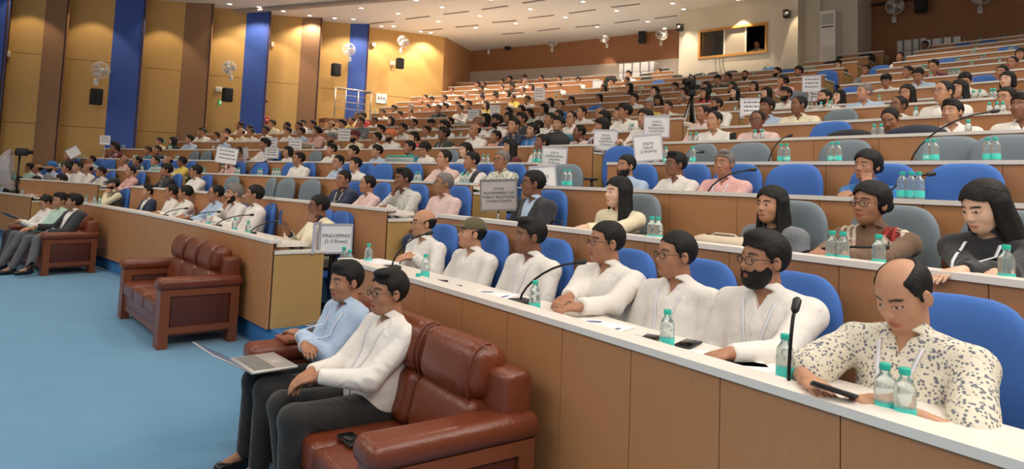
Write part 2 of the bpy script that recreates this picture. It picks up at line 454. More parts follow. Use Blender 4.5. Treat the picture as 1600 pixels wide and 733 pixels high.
# step in the ceiling
p, q = on_ceiling(335, 17), on_ceiling(566, -2)
d = (q - p).normalized(); s_ = Vector((-d.y, d.x, 0)) * 0.22
m = MB(); V = [p - d * 1.0, q + d * 2, q + d * 2 + s_, p - d * 1.0 + s_]
m.add([v + Vector((0, 0, -.01)) for v in V] + [v + Vector((0, 0, -.09)) for v in V], [(0, 1, 2, 3), (7, 6, 5, 4), (0, 4, 5, 1), (1, 5, 6, 2), (2, 6, 7, 3), (3, 7, 4, 0)])
tag(m.build('trim_1', mat('bulkhead', srgb(176, 158, 146), .8)), 'long shallow step across the ceiling', kind='structure')
# slots
for i, (x0, y0, x1, y1) in enumerate([(578.6, 36.5, 615.7, 33), (634, 29.5, 672, 25), (693, 22, 732.5, 17.5), (658, 47.6, 692, 44.8), (712, 42, 748, 39), (753, 14.6, 793.6, 8.7),
        (768.5, 35, 806.7, 31.7), (785, 53, 817.6, 50.7), (816.6, 4.4, 852.6, -1), (825, 28, 866, 23.4), (888.8, 20.6, 931, 14.6), (955, 11, 1000, 5.6), (960, 35.6, 999.4, 30.6),
        (1022.8, 28.5, 1058.4, 24), (899, 42, 936.6, 38.8), (840, 48, 874.7, 44)]):
    p, q = on_ceiling(x0, y0), on_ceiling(x1, y1); d = (q - p); L = d.length; d.normalize(); s_ = Vector((-d.y, d.x, 0)) * .045
    e = empty('ceiling_vent', (p + q) / 2); b0 = e.location
    V = [p - s_ - b0, q - s_ - b0, q + s_ - b0, p + s_ - b0]
    m = MB(); m.add([v + Vector((0, 0, -.001)) for v in V] + [v + Vector((0, 0, -.015)) for v in V], [(0, 1, 2, 3), (7, 6, 5, 4), (0, 4, 5, 1), (1, 5, 6, 2), (2, 6, 7, 3), (3, 7, 4, 0)])
    m.build('frame', SLOT, e)
    m = MB(); V2 = [v * 0.94 for v in V]; m.add([v + Vector((0, 0, -.016)) for v in V2] + [v + Vector((0, 0, -.018)) for v in V2], [(0, 1, 2, 3), (7, 6, 5, 4), (0, 4, 5, 1), (1, 5, 6, 2), (2, 6, 7, 3), (3, 7, 4, 0)])
    m.build('louvre', mat('louvre_grey', srgb(140, 126, 116), .7), e)
    tag(e, '%s linear grey ceiling slot counted from the left wall side' % ORD[i + 1], 'vent', 'linear ceiling slots')
# downlights (visible ones) and the scallop lights on the walls
dl_me = MB(); dl_me.lathe([(0.085, 0), (0.085, -.012), (0.068, -.014), (0.066, -.004)], 16); ring = dl_me.mesh('trim_ring', WHITEP)
dl2 = MB(); dl2.lathe([(0.064, -.003), (0.064, -.010)], 16); glow = dl2.mesh('lamp', LAMP)
def downlight(P, power, label, spot=True, ang=130, rot=(0, 0, 0), scale=1.0, r=.06):
    e = empty('ceiling_downlight', P, scale=scale); put('trim_ring', ring, e); put('lamp', glow, e)
    tag(e, label, 'downlight', 'round ceiling downlights')
    if spot:
        l = bpy.data.lights.new('downlight_beam', 'SPOT'); l.energy = power; l.spot_size = math.radians(ang); l.spot_blend = 0.5
        l.color = (1.0, 0.87, 0.70); l.shadow_soft_size = r
        o = bpy.data.objects.new('downlight_beam', l); COL.objects.link(o); o.location = Vector(P) + Vector((0, 0, -.05)); o.rotation_euler = rot
    return e
DLS = [(404.7, 10.4), (484, 24), (564.5, 12.3), (552, 29.5), (622, 20.7), (615, 40.8), (673, 50.7), (685.5, 32.7), (691, 11), (650, 0), (750, 24.5), (743.4, 43.2), (767.4, -1),
       (805.6, 36.5), (828.6, 13.8), (910.7, 2.3), (963.8, 16.3), (883.5, 26.6), (933, 41.4), (1012, 33.4), (1051, 5)]
for i, (x, y) in enumerate(DLS):
    downlight(on_ceiling(x, y), 150, 'small lit ceiling downlight, %s in the ceiling from the left' % ORD[i + 1])
# lights over the rest of the hall, outside the picture
for x in (1.5, 5.5, 9.5, 13.5):
    for y in (-2.5, 2.5, 7.5):
        P = Vector((x, y, ceil_z(x))); u_, v_, d_ = project(P)
        if d_ > 0 and -20 < v_ < 733 and -20 < u_ < 1620: continue
        downlight(P, 210, 'ceiling downlight above the seats, %s row of lamps from the stage, %s from the right' % (ORD[1 + [1.5, 5.5, 9.5, 13.5].index(x)], ORD[1 + [-2.5, 2.5, 7.5].index(y)]))
for x in (-3, 0.5):
    for y in (11, 16):
        downlight(Vector((x, y, ceil_z(x))), 210, 'ceiling downlight above the far floor, %s from the stage, %s from the side wall' % (ORD[1 + [-3, .5].index(x)], ORD[1 + [16, 11].index(y)]))
# ------------------------------------------------------------------ implicit-surface modeller
def nrm(v): return np.asarray(v, np.float32)
def sd_cap(P, a, b, ra, rb=None):
    rb = ra if rb is None else rb
    a = nrm(a); b = nrm(b); ba = b - a; L = float(ba @ ba) + 1e-9
    pa = P - a; h = np.clip((pa @ ba) / L, 0, 1)
    q = pa - h[:, None] * ba
    return np.sqrt((q * q).sum(1)) - (ra + (rb - ra) * h)
def sd_ell(P, c, r, Rm=None):
    q = P - nrm(c)
    if Rm is not None: q = q @ Rm
    r = nrm(r); k = q / r; k0 = np.sqrt((k * k).sum(1)); k1 = np.sqrt(((k / r) ** 2).sum(1)) + 1e-6
    return k0 * (k0 - 1.0) / k1
def smin(a, b, k):
    h = np.clip(0.5 + 0.5 * (b - a) / k, 0, 1)
    return b + (a - b) * h - k * h * (1 - h)
def smax(a, b, k): return -smin(-a, -b, k)

def surface(fn, xs, ys, zs, name, mats):
    """surface nets on a rectilinear grid, evaluated only close to the surface"""
    xs, ys, zs = (np.asarray(t, np.float32) for t in (xs, ys, zs))
    nx, ny, nz = len(xs), len(ys), len(zs); st = 4
    cx, cy, cz = (np.append(np.arange(0, m - 1, st), m - 1) for m in (nx, ny, nz))
    G = np.stack(np.meshgrid(xs[cx], ys[cy], zs[cz], indexing='ij'), -1).reshape(-1, 3)
    D = fn(G).reshape(len(cx), len(cy), len(cz))
    ix = np.minimum((np.arange(nx) + st // 2) // st, len(cx) - 1); iy = np.minimum((np.arange(ny) + st // 2) // st, len(cy) - 1); iz = np.minimum((np.arange(nz) + st // 2) // st, len(cz) - 1)
    V = D[np.ix_(ix, iy, iz)].astype(np.float32)
    def gap(a, i): 
        g = np.gradient(a) * (st * .5 + .8); return np.abs(g)
    gx, gy, gz = gap(xs, 0), gap(ys, 0), gap(zs, 0)
    lim = np.sqrt(gx[:, None, None] ** 2 + gy[None, :, None] ** 2 + gz[None, None, :] ** 2) * 1.25 + 0.012
    act = np.abs(V) < lim
    I = np.nonzero(act)
    P = np.stack([xs[I[0]], ys[I[1]], zs[I[2]]], -1)
    out = np.empty(len(P), np.float32)
    for s in range(0, len(P), 120000): out[s:s + 120000] = fn(P[s:s + 120000])
    V[I] = out
    S = V < 0
    # cells with a sign change
    C = np.zeros((nx - 1, ny - 1, nz - 1), np.int8)
    for dx in (0, 1):
        for dy in (0, 1):
            for dz in (0, 1): C += S[dx:nx - 1 + dx, dy:ny - 1 + dy, dz:nz - 1 + dz]
    cell = (C > 0) & (C < 8)
    ci = np.nonzero(cell); n = len(ci[0]); idx = np.full(cell.shape, -1, np.int64); idx[ci] = np.arange(n)
    acc = np.zeros((n, 3)); cnt = np.zeros(n)
    ax = (xs, ys, zs)
    for d in range(3):
        for u in (0, 1):
            for v in (0, 1):
                o0 = [0, 0, 0]; oth = [e for e in range(3) if e != d]; o0[oth[0]] = u; o0[oth[1]] = v
                o1 = list(o0); o1[d] = 1
                a = V[ci[0] + o0[0], ci[1] + o0[1], ci[2] + o0[2]]; b = V[ci[0] + o1[0], ci[1] + o1[1], ci[2] + o1[2]]
                m = (a < 0) != (b < 0); t = np.where(m, a / np.where(m, a - b, 1), 0)
                p = np.stack([ax[e][ci[e] + o0[e]] for e in range(3)], -1).astype(float)
                q0 = ax[d][ci[d]]; q1 = ax[d][ci[d] + 1]; p[:, d] = q0 + (q1 - q0) * t
                acc[m] += p[m]; cnt[m] += 1
    verts = acc / cnt[:, None]
    quads = []
    for d in range(3):
        o = [e for e in range(3) if e != d]
        sl0 = [slice(None)] * 3; sl1 = [slice(None)] * 3; sl0[d] = slice(0, -1); sl1[d] = slice(1, None)
        ch = S[tuple(sl0)] != S[tuple(sl1)]
        E_ = np.nonzero(ch)
        ok = (E_[o[0]] > 0) & (E_[o[1]] > 0) & (E_[o[0]] < V.shape[o[0]] - 1) & (E_[o[1]] < V.shape[o[1]] - 1)
        E_ = [e[ok] for e in E_]
        flip = S[tuple(sl0)][tuple(E_)]
        def cid(du, dv):
            c = [e.copy() for e in E_]; c[o[0]] = c[o[0]] - du; c[o[1]] = c[o[1]] - dv; return idx[tuple(c)]
        q = np.stack([cid(1, 1), cid(0, 1), cid(0, 0), cid(1, 0)], -1)
        if d == 1: q = q[:, ::-1]
        q[~flip] = q[~flip][:, ::-1]
        quads.append(q)
    Q = np.concatenate(quads); Q = Q[(Q >= 0).all(1)]
    me = bpy.data.meshes.new(name)
    me.vertices.add(n); me.vertices.foreach_set('co', verts.astype(np.float32).ravel())
    me.loops.add(len(Q) * 4); me.loops.foreach_set('vertex_index', Q.astype(np.int32).ravel())
    me.polygons.add(len(Q)); me.polygons.foreach_set('loop_start', np.arange(0, len(Q) * 4, 4, dtype=np.int32))
    me.polygons.foreach_set('use_smooth', np.ones(len(Q), bool))
    for m in mats: me.materials.append(m)
    me.update(); me.validate()
    return me, verts.astype(np.float32)

def axis_grid(lo, hi, step, fine=None, fstep=None):
    """coordinates from lo to hi; finer between fine[0] and fine[1]"""
    if fine is None: return np.arange(lo, hi + step, step)
    a, b = max(lo, fine[0]), min(hi, fine[1])
    return np.concatenate([np.arange(lo, a, step), np.arange(a, b, fstep), np.arange(b, hi + step, step)])

# ------------------------------------------------------------------ people
# local frame of a person: +X where they face, +Z up, origin on the floor under the hips
HS = 1.02   # size of every head
class Pose:
    def __init__(s, lean=0.10, yaw=0.0, pitch=0.0, roll=0.0, elbow=None, wrist=None, hand=None, legs=None, fat=0.0, wide=1.0, seat=0.47, sleeves='long', twist=0.0,
                 female=False, neck=0.115, hunch=0.03, jaw=1.0, nose=1.0):
        s.__dict__.update(locals()); 
        s.hip = np.array([0, 0, seat + .06]); 
        def up(h, f=0.0):  # point on the curved spine
            t = h / .6; ang = lean * (1.0 - 0.35 * t)
            return s.hip + np.array([-math.sin(ang) * h + f + hunch * max(0, t - .6) * 2.0, 0, math.cos(ang) * h])
        s.up = up
        s.waist = up(.16); s.chest = up(.30); s.nb = up(.455); s.shz = up(.392)
        sw = (.170 if female else .192) * wide
        s.sh = [s.shz + np.array([0.01, sw, 0]), s.shz + np.array([0.01, -sw, 0])]
        s.elbow = elbow or [(.12, .245, .72), (.12, -.245, .72)]
        s.wrist = wrist or [(.36, .12, .80), (.36, -.12, .80)]
        s.elbow = [np.array(e, float) for e in s.elbow]; s.wrist = [np.array(e, float) for e in s.wrist]
        s.handdir = hand or [(1, -.35, -.08), (1, .35, -.08)]
        s.legs = legs or [((.44, .10, .52), (.42, .11, .09)), ((.44, -.10, .52), (.42, -.11, .09))]
        s.head = s.nb + np.array([.035, 0, neck + .035])
        R = Matrix.Rotation(yaw, 3, 'Z') @ Matrix.Rotation(pitch, 3, 'Y') @ Matrix.Rotation(roll, 3, 'X')
        s.HR = np.array(R, dtype=np.float32)    # head to body
        s.head = s.head + (s.HR @ np.array([.012, 0, .0])) * 1.0
    def head_matrix(s):
        M = (Matrix(s.HR.tolist()) * HS).to_4x4(); M.translation = Vector(s.head.tolist()); return M

def head_sdf(P, po):
    """P in head space: x forward, z up, origin between the ears"""
    j = po.jaw
    Q = P.copy(); Q[:, 1] = np.abs(Q[:, 1])
    d = sd_ell(Q, (-.012, 0, .035), (.098, .077, .088))
    d = smin(d, sd_ell(Q, (.028, 0, -.030), (.064, .060 * j, .078)), .03)
    d = smin(d, sd_ell(Q, (.046, 0, -.078), (.040, .040 * j, .032)), .03)       # chin and jaw
    d = smin(d, sd_ell(Q, (.052, .040, -.022), (.026, .022, .030)), .018)       # cheek
    d = smin(d, sd_cap(Q, (.076, 0, .034), (.066, .042, .032), .010, .008), .014)  # brow
    d = smax(d, -sd_ell(Q, (.098, .032, .008), (.017, .020, .013)), .012)       # socket
    d = smin(d, sd_ell(Q, (.071, .031, .008), (.0145, .0165, .0115)), .003)     # eye under its lids
    n = po.nose
    d = smin(d, sd_cap(Q, (.083, 0, .018), (.101 * (.9 + .1 * n), 0, -.020), .0065, .0115), .010)
    d = smin(d, sd_ell(Q, (.094, .011, -.025), (.011, .008, .008)), .006)
    d = smin(d, sd_ell(Q, (.080, 0, -.055), (.015, .024, .0055)), .005)         # upper lip
    d = smin(d, sd_ell(Q, (.078, 0, -.065), (.0145, .021, .0065)), .004)
    ear = sd_ell(Q, (-.010, .079, -.004), (.019, .009, .031), np.array([[.95, .30, 0], [-.30, .95, 0], [0, 0, 1]], np.float32))
    ear = smax(ear, -sd_ell(Q, (-.004, .089, .002), (.009, .006, .016)), .005)
    d = smin(d, ear, .008)
    return d

def hand_sdf(P, w, dirn, side, po, curl=.5, up=(0, 0, 1)):
    """palm, four fingers and a thumb at wrist w, pointing along dirn; side +1 left hand"""
    f = np.array(dirn, float); f /= np.linalg.norm(f); u = np.array(up, float); u = u - f * (u @ f); u /= np.linalg.norm(u)
    s = np.cross(u, f) * side     # towards little finger
    w = np.asarray(w, float)
    d = sd_cap(P, w, w + f * .035, .026, .024)
    pc = w + f * .062
    Rm = np.stack([f, s, u], -1).astype(np.float32)
    d = smin(d, sd_ell(P, pc, (.046, .042, .017), Rm), .015)
    for i, (o, L, r) in enumerate(((-.030, .072, .0088), (-.010, .080, .0090), (.011, .074, .0086), (.030, .060, .0076))):
        a = w + f * .092 + s * o - u * .002
        c1, c2 = curl * .55, curl * 1.35
        b = a + (f * math.cos(c1) - u * math.sin(c1)) * L * .48
        c = b + (f * math.cos(c2) - u * math.sin(c2)) * L * .34
        e = c + (f * math.cos(c2 * 1.25) - u * math.sin(c2 * 1.25)) * L * .26
        g = smin(sd_cap(P, a, b, r * 1.08, r), sd_cap(P, b, c, r, r * .92), .003)
        g = smin(g, sd_cap(P, c, e, r * .92, r * .78), .003)
        d = smin(d, g, .0045)
    a = w + f * .03 - s * .024; b = a + (f * .70 - s * .62 - u * .25) * .045; c = b + (f * .93 - s * .10 - u * .35) * .034
    d = smin(d, smin(sd_cap(P, a, b, .0135, .0115), sd_cap(P, b, c, .0112, .0085), .004), .012)
    return d

def torso_sdf(P, po, g=0.0):
    fat = po.fat; wd = po.wide
    Q = P.copy(); Q[:, 1] = np.abs(Q[:, 1])
    d = sd_ell(Q, po.hip + np.array([.0, 0, .02]), (.135 + g, .170 * wd + g, .115 + g))
    d = smin(d, sd_ell(Q, po.up(.13, .02 + fat * .5), (.116 + fat + g, (.148 if po.female else .164) * wd + fat * .7 + g, .14 + g)), .07)
    d = smin(d, sd_ell(Q, po.up(.28, .005), (.112 + fat * .3 + g, (.152 if po.female else .172) * wd + g, .17 + g)), .06)
    if po.female: d = smin(d, sd_ell(Q, po.up(.27, .075), (.06 + g, .075, .06)), .05)
    sh = po.sh[0]
    d = smin(d, sd_cap(Q, po.shz + np.array([0, .03, .0]), sh, .058 + g * .6, .047 + g * .7), .055)
    d = smin(d, sd_cap(Q, po.nb + np.array([0, .025, -.015]), sh + np.array([0, -.01, .01]), .042 + g * .6, .042 + g * .6), .04)
    return d

def arm_sdf(P, po, i, g=0.0, fold=0.0, upto=1.0):
    sh, el, wr = po.sh[i], po.elbow[i], po.wrist[i]
    fr = 1.05 if not po.female else .92
    a = sd_cap(P, sh, el, .046 * fr + g, .038 * fr + g)
    if upto < 1: 
        e2 = sh + (el - sh) * .92; return sd_cap(P, sh, e2, .048 * fr + g, .050 * fr + g * 1.6)
    b = sd_cap(P, el, wr, .037 * fr + g, .025 * fr + g * .85)
    return smin(a, b, .03)

def legs_sdf(P, po, g=0.0, fold=0.0):
    d = None
    for i, (kn, an) in enumerate(po.legs):
        sgn = 1 if i == 0 else -1
        hp = po.hip + np.array([0.02, .085 * sgn, -.005]); kn = np.array(kn, float); an = np.array(an, float)
        t = sd_cap(P, hp, kn, .085 + g, .058 + g)
        c = sd_cap(P, kn, an, .056 + g, .040 + g * 1.4)
        t = smin(t, c, .03)
        d = t if d is None else smin(d, t, .02)
    return d

def noise_fold(P, seed, amp, f=19.0):
    r = np.random.RandomState(seed); out = np.zeros(len(P), np.float32)
    for i in range(5):
        k = r.normal(size=3); k /= np.linalg.norm(k); k *= f * (0.6 + .35 * i)
        q = P @ k.astype(np.float32) + 1.5 * np.sin(P @ (np.roll(k, 1) * .5).astype(np.float32) + i)
        out += (1 - 1.8 * np.abs(np.sin(q * .5 + r.rand() * 6)) ** .7) / (1 + .45 * i)
    return out * amp / 2.2

def body_fn(po):
    HRi = po.HR; hd = po.head.astype(np.float32)
    def fn(P):
        d = torso_sdf(P, po, -.012)
        d = smin(d, legs_sdf(P, po, -.028), .015)
        for i, (kn, an) in enumerate(po.legs):
            an = np.array(an, float); d = smin(d, sd_cap(P, an, an + np.array([.13, 0, -.045]), .034, .026), .03)
        for i in (0, 1):
            d = smin(d, arm_sdf(P, po, i, -.004), .03)
            hu = (0, 0, 1) if not hasattr(po, 'handup') else po.handup[i]
            d = smin(d, hand_sdf(P, po.wrist[i], po.handdir[i], 1 if i == 0 else -1, po, getattr(po, 'curl', .5), hu), .014)
        nk = sd_cap(P, po.nb + np.array([-.005, 0, -.03]), po.head + po.HR @ np.array([-.022, 0, -.045]), .060 if not po.female else .048, .052 if not po.female else .043)
        d = smin(d, nk, .03)
        Ph = (P - hd) @ HRi
        near = (np.abs(Ph) < .22).all(1)
        if near.any():
            dn = np.full(len(P), 1.0, np.float32); dn[near] = head_sdf(Ph[near] / HS, po) * HS; d = np.where(near, smin(d, dn, .022), d)
        return d.astype(np.float32)
    return fn
def shirt_fn(po, extra=0.0, seed=1, amp=.0035, jacket=False, vest=False, shawl=False):
    hd = po.head.astype(np.float32)
    short = po.sleeves == 'short'
    def fn(P):
        g = .015 + extra
        d = torso_sdf(P, po, g)
        if not vest:
            for i in (0, 1):
                if short: d = smin(d, arm_sdf(P, po, i, .012 + extra, upto=.9), .035)
                else:
                    a = arm_sdf(P, po, i, .015 + extra)
                    wr, el = po.wrist[i], po.elbow[i]; ax = (wr - el) / np.linalg.norm(wr - el)
                    a = smax(a, ((P - wr.astype(np.float32)) @ ax.astype(np.float32)) - .0, .008)
                    # cuff
                    d = smin(d, a, .03)
                    cf = smax(sd_cap(P, wr - ax * .05, wr - ax * .004, .035 + extra, .034 + extra), ((P - wr.astype(np.float32)) @ ax.astype(np.float32)) - .004, .004)
                    d = smin(d, cf, .006)
        d = d + noise_fold(P, seed, amp)
        if not short and not vest:
            for i in (0, 1):        # creases gathered in the crook of the elbow
                dl = P - po.elbow[i].astype(np.float32); r_ = np.sqrt((dl * dl).sum(1)); ax_ = (po.wrist[i] - po.sh[i]); ax_ = (ax_ / np.linalg.norm(ax_)).astype(np.float32)
                d = d - .0035 * np.exp(-(r_ / .085) ** 2) * np.sin(dl @ ax_ * 100 + 1.5 * np.sin(dl[:, 1] * 30))
        # neck opening
        ctr = po.nb + np.array([.012, 0, .045])
        nk = sd_ell(P, ctr, (.068, .060, .062))
        d = smax(d, -nk, .010)
        if not vest and not jacket and not shawl:
            # open V below the throat, then the collar ring
            vz = P[:, 2] - (po.nb[2] - .075); vv_ = np.abs(P[:, 1]) - np.clip(vz * .33, 0, .04)
            d = np.where((vz > 0) & (P[:, 0] > po.chest[0] + .03), np.maximum(d, -vv_), d) if not po.female else d
            q = P - (po.nb + np.array([.006, 0, .018])).astype(np.float32)
            ca, sa = math.cos(.55), math.sin(.55)
            x = q[:, 0] * ca + q[:, 2] * sa; zz = -q[:, 0] * sa + q[:, 2] * ca
            rr = np.sqrt(x * x / 1.12 + q[:, 1] ** 2) - .066
            col = np.maximum(np.abs(rr + zz * .15) - .0070, np.abs(zz - .004) - .024)
            gapf = np.abs(q[:, 1]) - .010 - np.maximum(0, -zz) * 0.5
            col = np.where(x > .03, np.maximum(col, -gapf), col)
            d = smin(d, col, .006)
            # placket down the front
            a, b = po.nb + np.array([.075, 0, -.06]), po.up(.06, .16 + po.fat)
            pl = np.abs(P[:, 1]) - .014
            d = np.where((P[:, 0] > po.chest[0]) & (pl < 0) & (P[:, 2] < po.nb[2] - .03), d - .0025, d)
        if jacket or vest:
            # open front in a V
            zrel = (P[:, 2] - (po.nb[2] - .30)) ; half = np.clip(zrel * .30, .0, .075) 
            v = np.abs(P[:, 1]) - half
            cut = np.where((zrel > 0) & (P[:, 0] > po.chest[0] + .02), v, 1.0)
            d = np.where(zrel > -.0, np.maximum(d, -cut), d)
        # hem
        d = smax(d, (po.hip[2] - .055 - P[:, 2]), .012)
        if vest:
            for i in (0, 1): d = smax(d, -sd_cap(P, po.sh[i] + np.array([0, .02 * (1 - 2 * i), -.0]), po.elbow[i], .066, .06), .01)
        return d.astype(np.float32)
    return fn
def trousers_fn(po, seed=3):
    def fn(P):
        d = legs_sdf(P, po, .010)
        d = smin(d, sd_ell(P, po.hip + np.array([.0, 0, .0]), (.138, .178, .11)), .05)
        d = d + noise_fold(P, seed, .004, 17)
        d = smin(d, sd_ell(P, po.up(.08, .01 + po.fat * .4), (.12 + po.fat * .6, .17, .12)), .05)
        d = smax(d, P[:, 2] - (po.hip[2] + .06) - np.clip(P[:, 0] - .06, 0, 1) * 3, .01)
        lowest = min(float(l[1][2]) for l in po.legs)
        for i, (kn, an) in enumerate(po.legs):
            pass
        d = np.maximum(d, (.075 - P[:, 2]) if lowest < .3 else -1.0)
        return d.astype(np.float32)
    return fn
def shoe_mesh(po):
    out = []
    for i, (kn, an) in enumerate(po.legs):
        an = np.array(an, float)
        def fn(P, an=an):
            d = sd_cap(P, an + np.array([-.02, 0, -.045]), an + np.array([.15, 0, -.055]), .040, .034)
            d = smin(d, sd_cap(P, an + np.array([-.01, 0, -.03]), an, .044, .046), .03)
            d = smax(d, an[2] - .088 - P[:, 2], .006)
            d = smax(d, P[:, 2] - an[2] - .03, .006)
            return d.astype(np.float32)
        out.append((fn, an))
    return out

# hair, beards, hats: in head space
def hair_fn(kind, seed=0):
    def base(P, t):
        Q = P.copy(); Q[:, 1] = np.abs(Q[:, 1])
        return sd_ell(Q, (-.016, 0, .038), (.098 + t, .078 + t * .8, .088 + t))
    rs = np.random.RandomState(seed)
    def nz(P, a, f=70): return noise_fold(P, seed + 11, a, f)
    def fn(P):
        Q = P.copy(); Q[:, 1] = np.abs(Q[:, 1])
        x, y, z = P[:, 0], Q[:, 1], P[:, 2]
        if kind in ('short', 'full', 'curly', 'receding', 'parted', 'balding'):
            t = {'short': .008, 'full': .014, 'curly': .019, 'receding': .006, 'parted': .012, 'balding': .004}[kind]
            d = base(P, t) + nz(P, .0035 if kind != 'curly' else .007, 60 if kind != 'curly' else 95)
            if kind == 'parted': d = smin(d, sd_ell(P, (.045, .02, .112), (.052, .050, .026)), .02)
            if kind == 'full': d = smin(d, sd_ell(P, (.035, 0, .108), (.055, .055, .030)), .025)
            # face opening: forehead line, temples and below the ears
            hl = {'short': .078, 'full': .070, 'curly': .072, 'receding': .112, 'parted': .072, 'balding': .09}[kind]
            face = smax(.030 - x, z - hl, .01) if False else np.maximum(.036 - x + np.clip(z - .03, 0, .1) * .25, z - hl + y * .25)
            d = smax(d, -face * 1.0, .006)
            d = smax(d, np.where(x > -.02, .022 - z, -.055 - z + np.clip(-.02 - x, 0, 1) * .2), .008)
            earcut = sd_ell(Q, (-.008, .086, -.006), (.022, .018, .034)); d = smax(d, -earcut, .004)
            if kind == 'balding': d = smax(d, -sd_ell(P, (.020, 0, .135), (.112, .062, .075)), .02)
            side = sd_cap(Q, (.018, .074, .05), (.014, .077, .0), .010, .006); d = smin(d, side, .008)
        elif kind == 'bald':
            d = base(P, .008) + nz(P, .002)
            d = smax(d, z - .050 + np.clip(x + .05, 0, 1) * .35, .01)
            d = smax(d, x - .018, .008); d = smax(d, -.055 - z, .01)
            d = smax(d, -(sd_ell(Q, (-.008, .086, -.006), (.022, .018, .034))), .004)
        elif kind in ('long', 'bob', 'bun', 'ponytail'):
            d = base(P, .016) + nz(P, .003)
            face = np.maximum(.030 - x + np.clip(z - .03, 0, .1) * .3, z - .082 + y * .45)
            d = smax(d, -face, .006)
            d = smax(d, np.where(x > .03, .02 - z, -.06 - z), .01)
            if kind == 'long':
                d = smin(d, sd_cap(Q, (-.03, .062, .02), (-.035, .085, -.20), .040, .042), .03)
                d = smin(d, sd_cap(Q, (.012, .074, .03), (.020, .088, -.24), .017, .020), .02)
                d = smin(d, sd_ell(P, (-.075, 0, -.13), (.045, .095, .19)), .03)
            elif kind == 'bob':
                d = smin(d, sd_cap(Q, (-.025, .070, .03), (-.02, .082, -.075), .036, .032), .03)
                d = smin(d, sd_ell(P, (-.06, 0, -.04), (.055, .085, .085)), .03)
            elif kind == 'bun':
                d = smin(d, sd_ell(P, (-.118, 0, .0), (.040, .045, .042)), .015)
            else:
                d = smin(d, sd_cap(P, (-.10, 0, .0), (-.125, .02, -.20), .032, .018), .02)
            d = d + nz(P, .002, 40)
            d = smax(d, -sd_ell(Q, (.052, 0, -.045), (.062, .062, .085)), .006)
        elif kind == 'turban':
            d = sd_ell(P, (-.012, 0, .075), (.112, .094, .078))
            d = smin(d, sd_ell(P, (-.025, 0, .055), (.112, .10, .06)), .02)
            d = d + .004 * np.sin((z * 1.0 + np.abs(P[:, 1]) * .9 - x * .25) * 190)
            d = smax(d, -np.maximum(.04 - x, z - .062 + y * .55), .006)
            d = smax(d, np.where(x > .0, .035 - z - 0 * x, -.02 - z), .01)
        elif kind == 'cap':
            d = smax(base(P, .014), .045 - z - (x) * .12, .004)
            v = sd_ell(P, (.105, 0, .050 - 0), (.068, .062, .010)); d = smin(d, v, .008)
        elif kind == 'beard':
            d = sd_ell(Q, (.030, 0, -.034), (.070, .0655, .083)); d = smin(d, sd_ell(Q, (.052, 0, -.085), (.046, .046, .036)), .02)
            d = d + nz(P, .002, 90)
            d = smax(d, z + .042 - np.clip(y - .036, 0, .03) * 1.7, .006); d = smax(d, -.015 - x, .008)
            d = smax(d, -sd_ell(Q, (.086, 0, -.060), (.018, .023, .011)), .003)
            mu = smin(sd_cap(Q, (.088, .004, -.043), (.076, .027, -.055), .006, .005), sd_cap(Q, (.076, .027, -.055), (.068, .03, -.08), .005, .006), .004)
            d = smin(d, mu, .004)
        elif kind == 'moustache':
            d = sd_cap(Q, (.0865, .002, -.0440), (.0745, .029, -.0535), .0062, .0040) + nz(P, .0010, 120)
        return d.astype(np.float32)
    lim = {'long': ((-.16, .11), (-.15, .15), (-.36, .16)), 'ponytail': ((-.18, .1), (-.12, .12), (-.26, .16)), 'beard': ((-.04, .12), (-.09, .09), (-.15, .01)),
           'moustache': ((.05, .11), (-.045, .045), (-.07, -.025)), 'cap': ((-.14, .19), (-.12, .12), (.0, .16)), 'turban': ((-.16, .13), (-.13, .13), (-.05, .18))}.get(kind, ((-.18, .12), (-.13, .13), (-.13, .17)))
    return fn, lim

def features(me, verts, po, beard_shadow=0.0):
    """paint what the face itself has: brows, eyes, lips (attribute 'feat': r dark hair, g lips, b eye white)"""
    Ph = (verts - po.head.astype(np.float32)) @ po.HR / HS
    x, y, z = Ph[:, 0], np.abs(Ph[:, 1]), Ph[:, 2]
    near = (np.abs(Ph) < .2).all(1) & (x > .03)
    sm = lambda d, w: np.clip(1 - d / w, 0, 1)
    brow = sm(np.maximum(np.abs(z - (.0345 - (y - .032) ** 2 * 6)) - .0035, np.abs(y - .032) - .019), .003)
    eye = (((y - .031) / .0145) ** 2 + ((z - .0070) / .0052) ** 2); white = (eye < 1).astype(float)
    iris = ((((y - .031) / .0062) ** 2 + ((z - .0070) / .0060) ** 2) < 1).astype(float)
    lash = ((eye >= 1) & (eye < 1.55) & (z > .0075)).astype(float)
    lips = sm(np.sqrt((y / .024) ** 2 + ((z + .060) / .0105) ** 2) - 1, .25) * (x > .06)
    mouth = ((np.abs(z + .0605) < .0016) & (y < .021) & (x > .06)).astype(float)
    r = np.clip(brow + iris + lash + mouth * .6, 0, 1) * near
    if beard_shadow:
        bs = beard_shadow * (z < -.035 + np.clip(y - .03, 0, 1) * 1.6) * (x > -.01) * (z > -.13) * near; r = np.maximum(r, bs)
    col = np.zeros((len(verts), 4), np.float32); col[:, 0] = r; col[:, 1] = lips * near; col[:, 2] = white * (1 - iris) * near; col[:, 3] = 1
    at = me.attributes.new('feat', 'FLOAT_COLOR', 'POINT'); at.data.foreach_set('color', col.ravel())

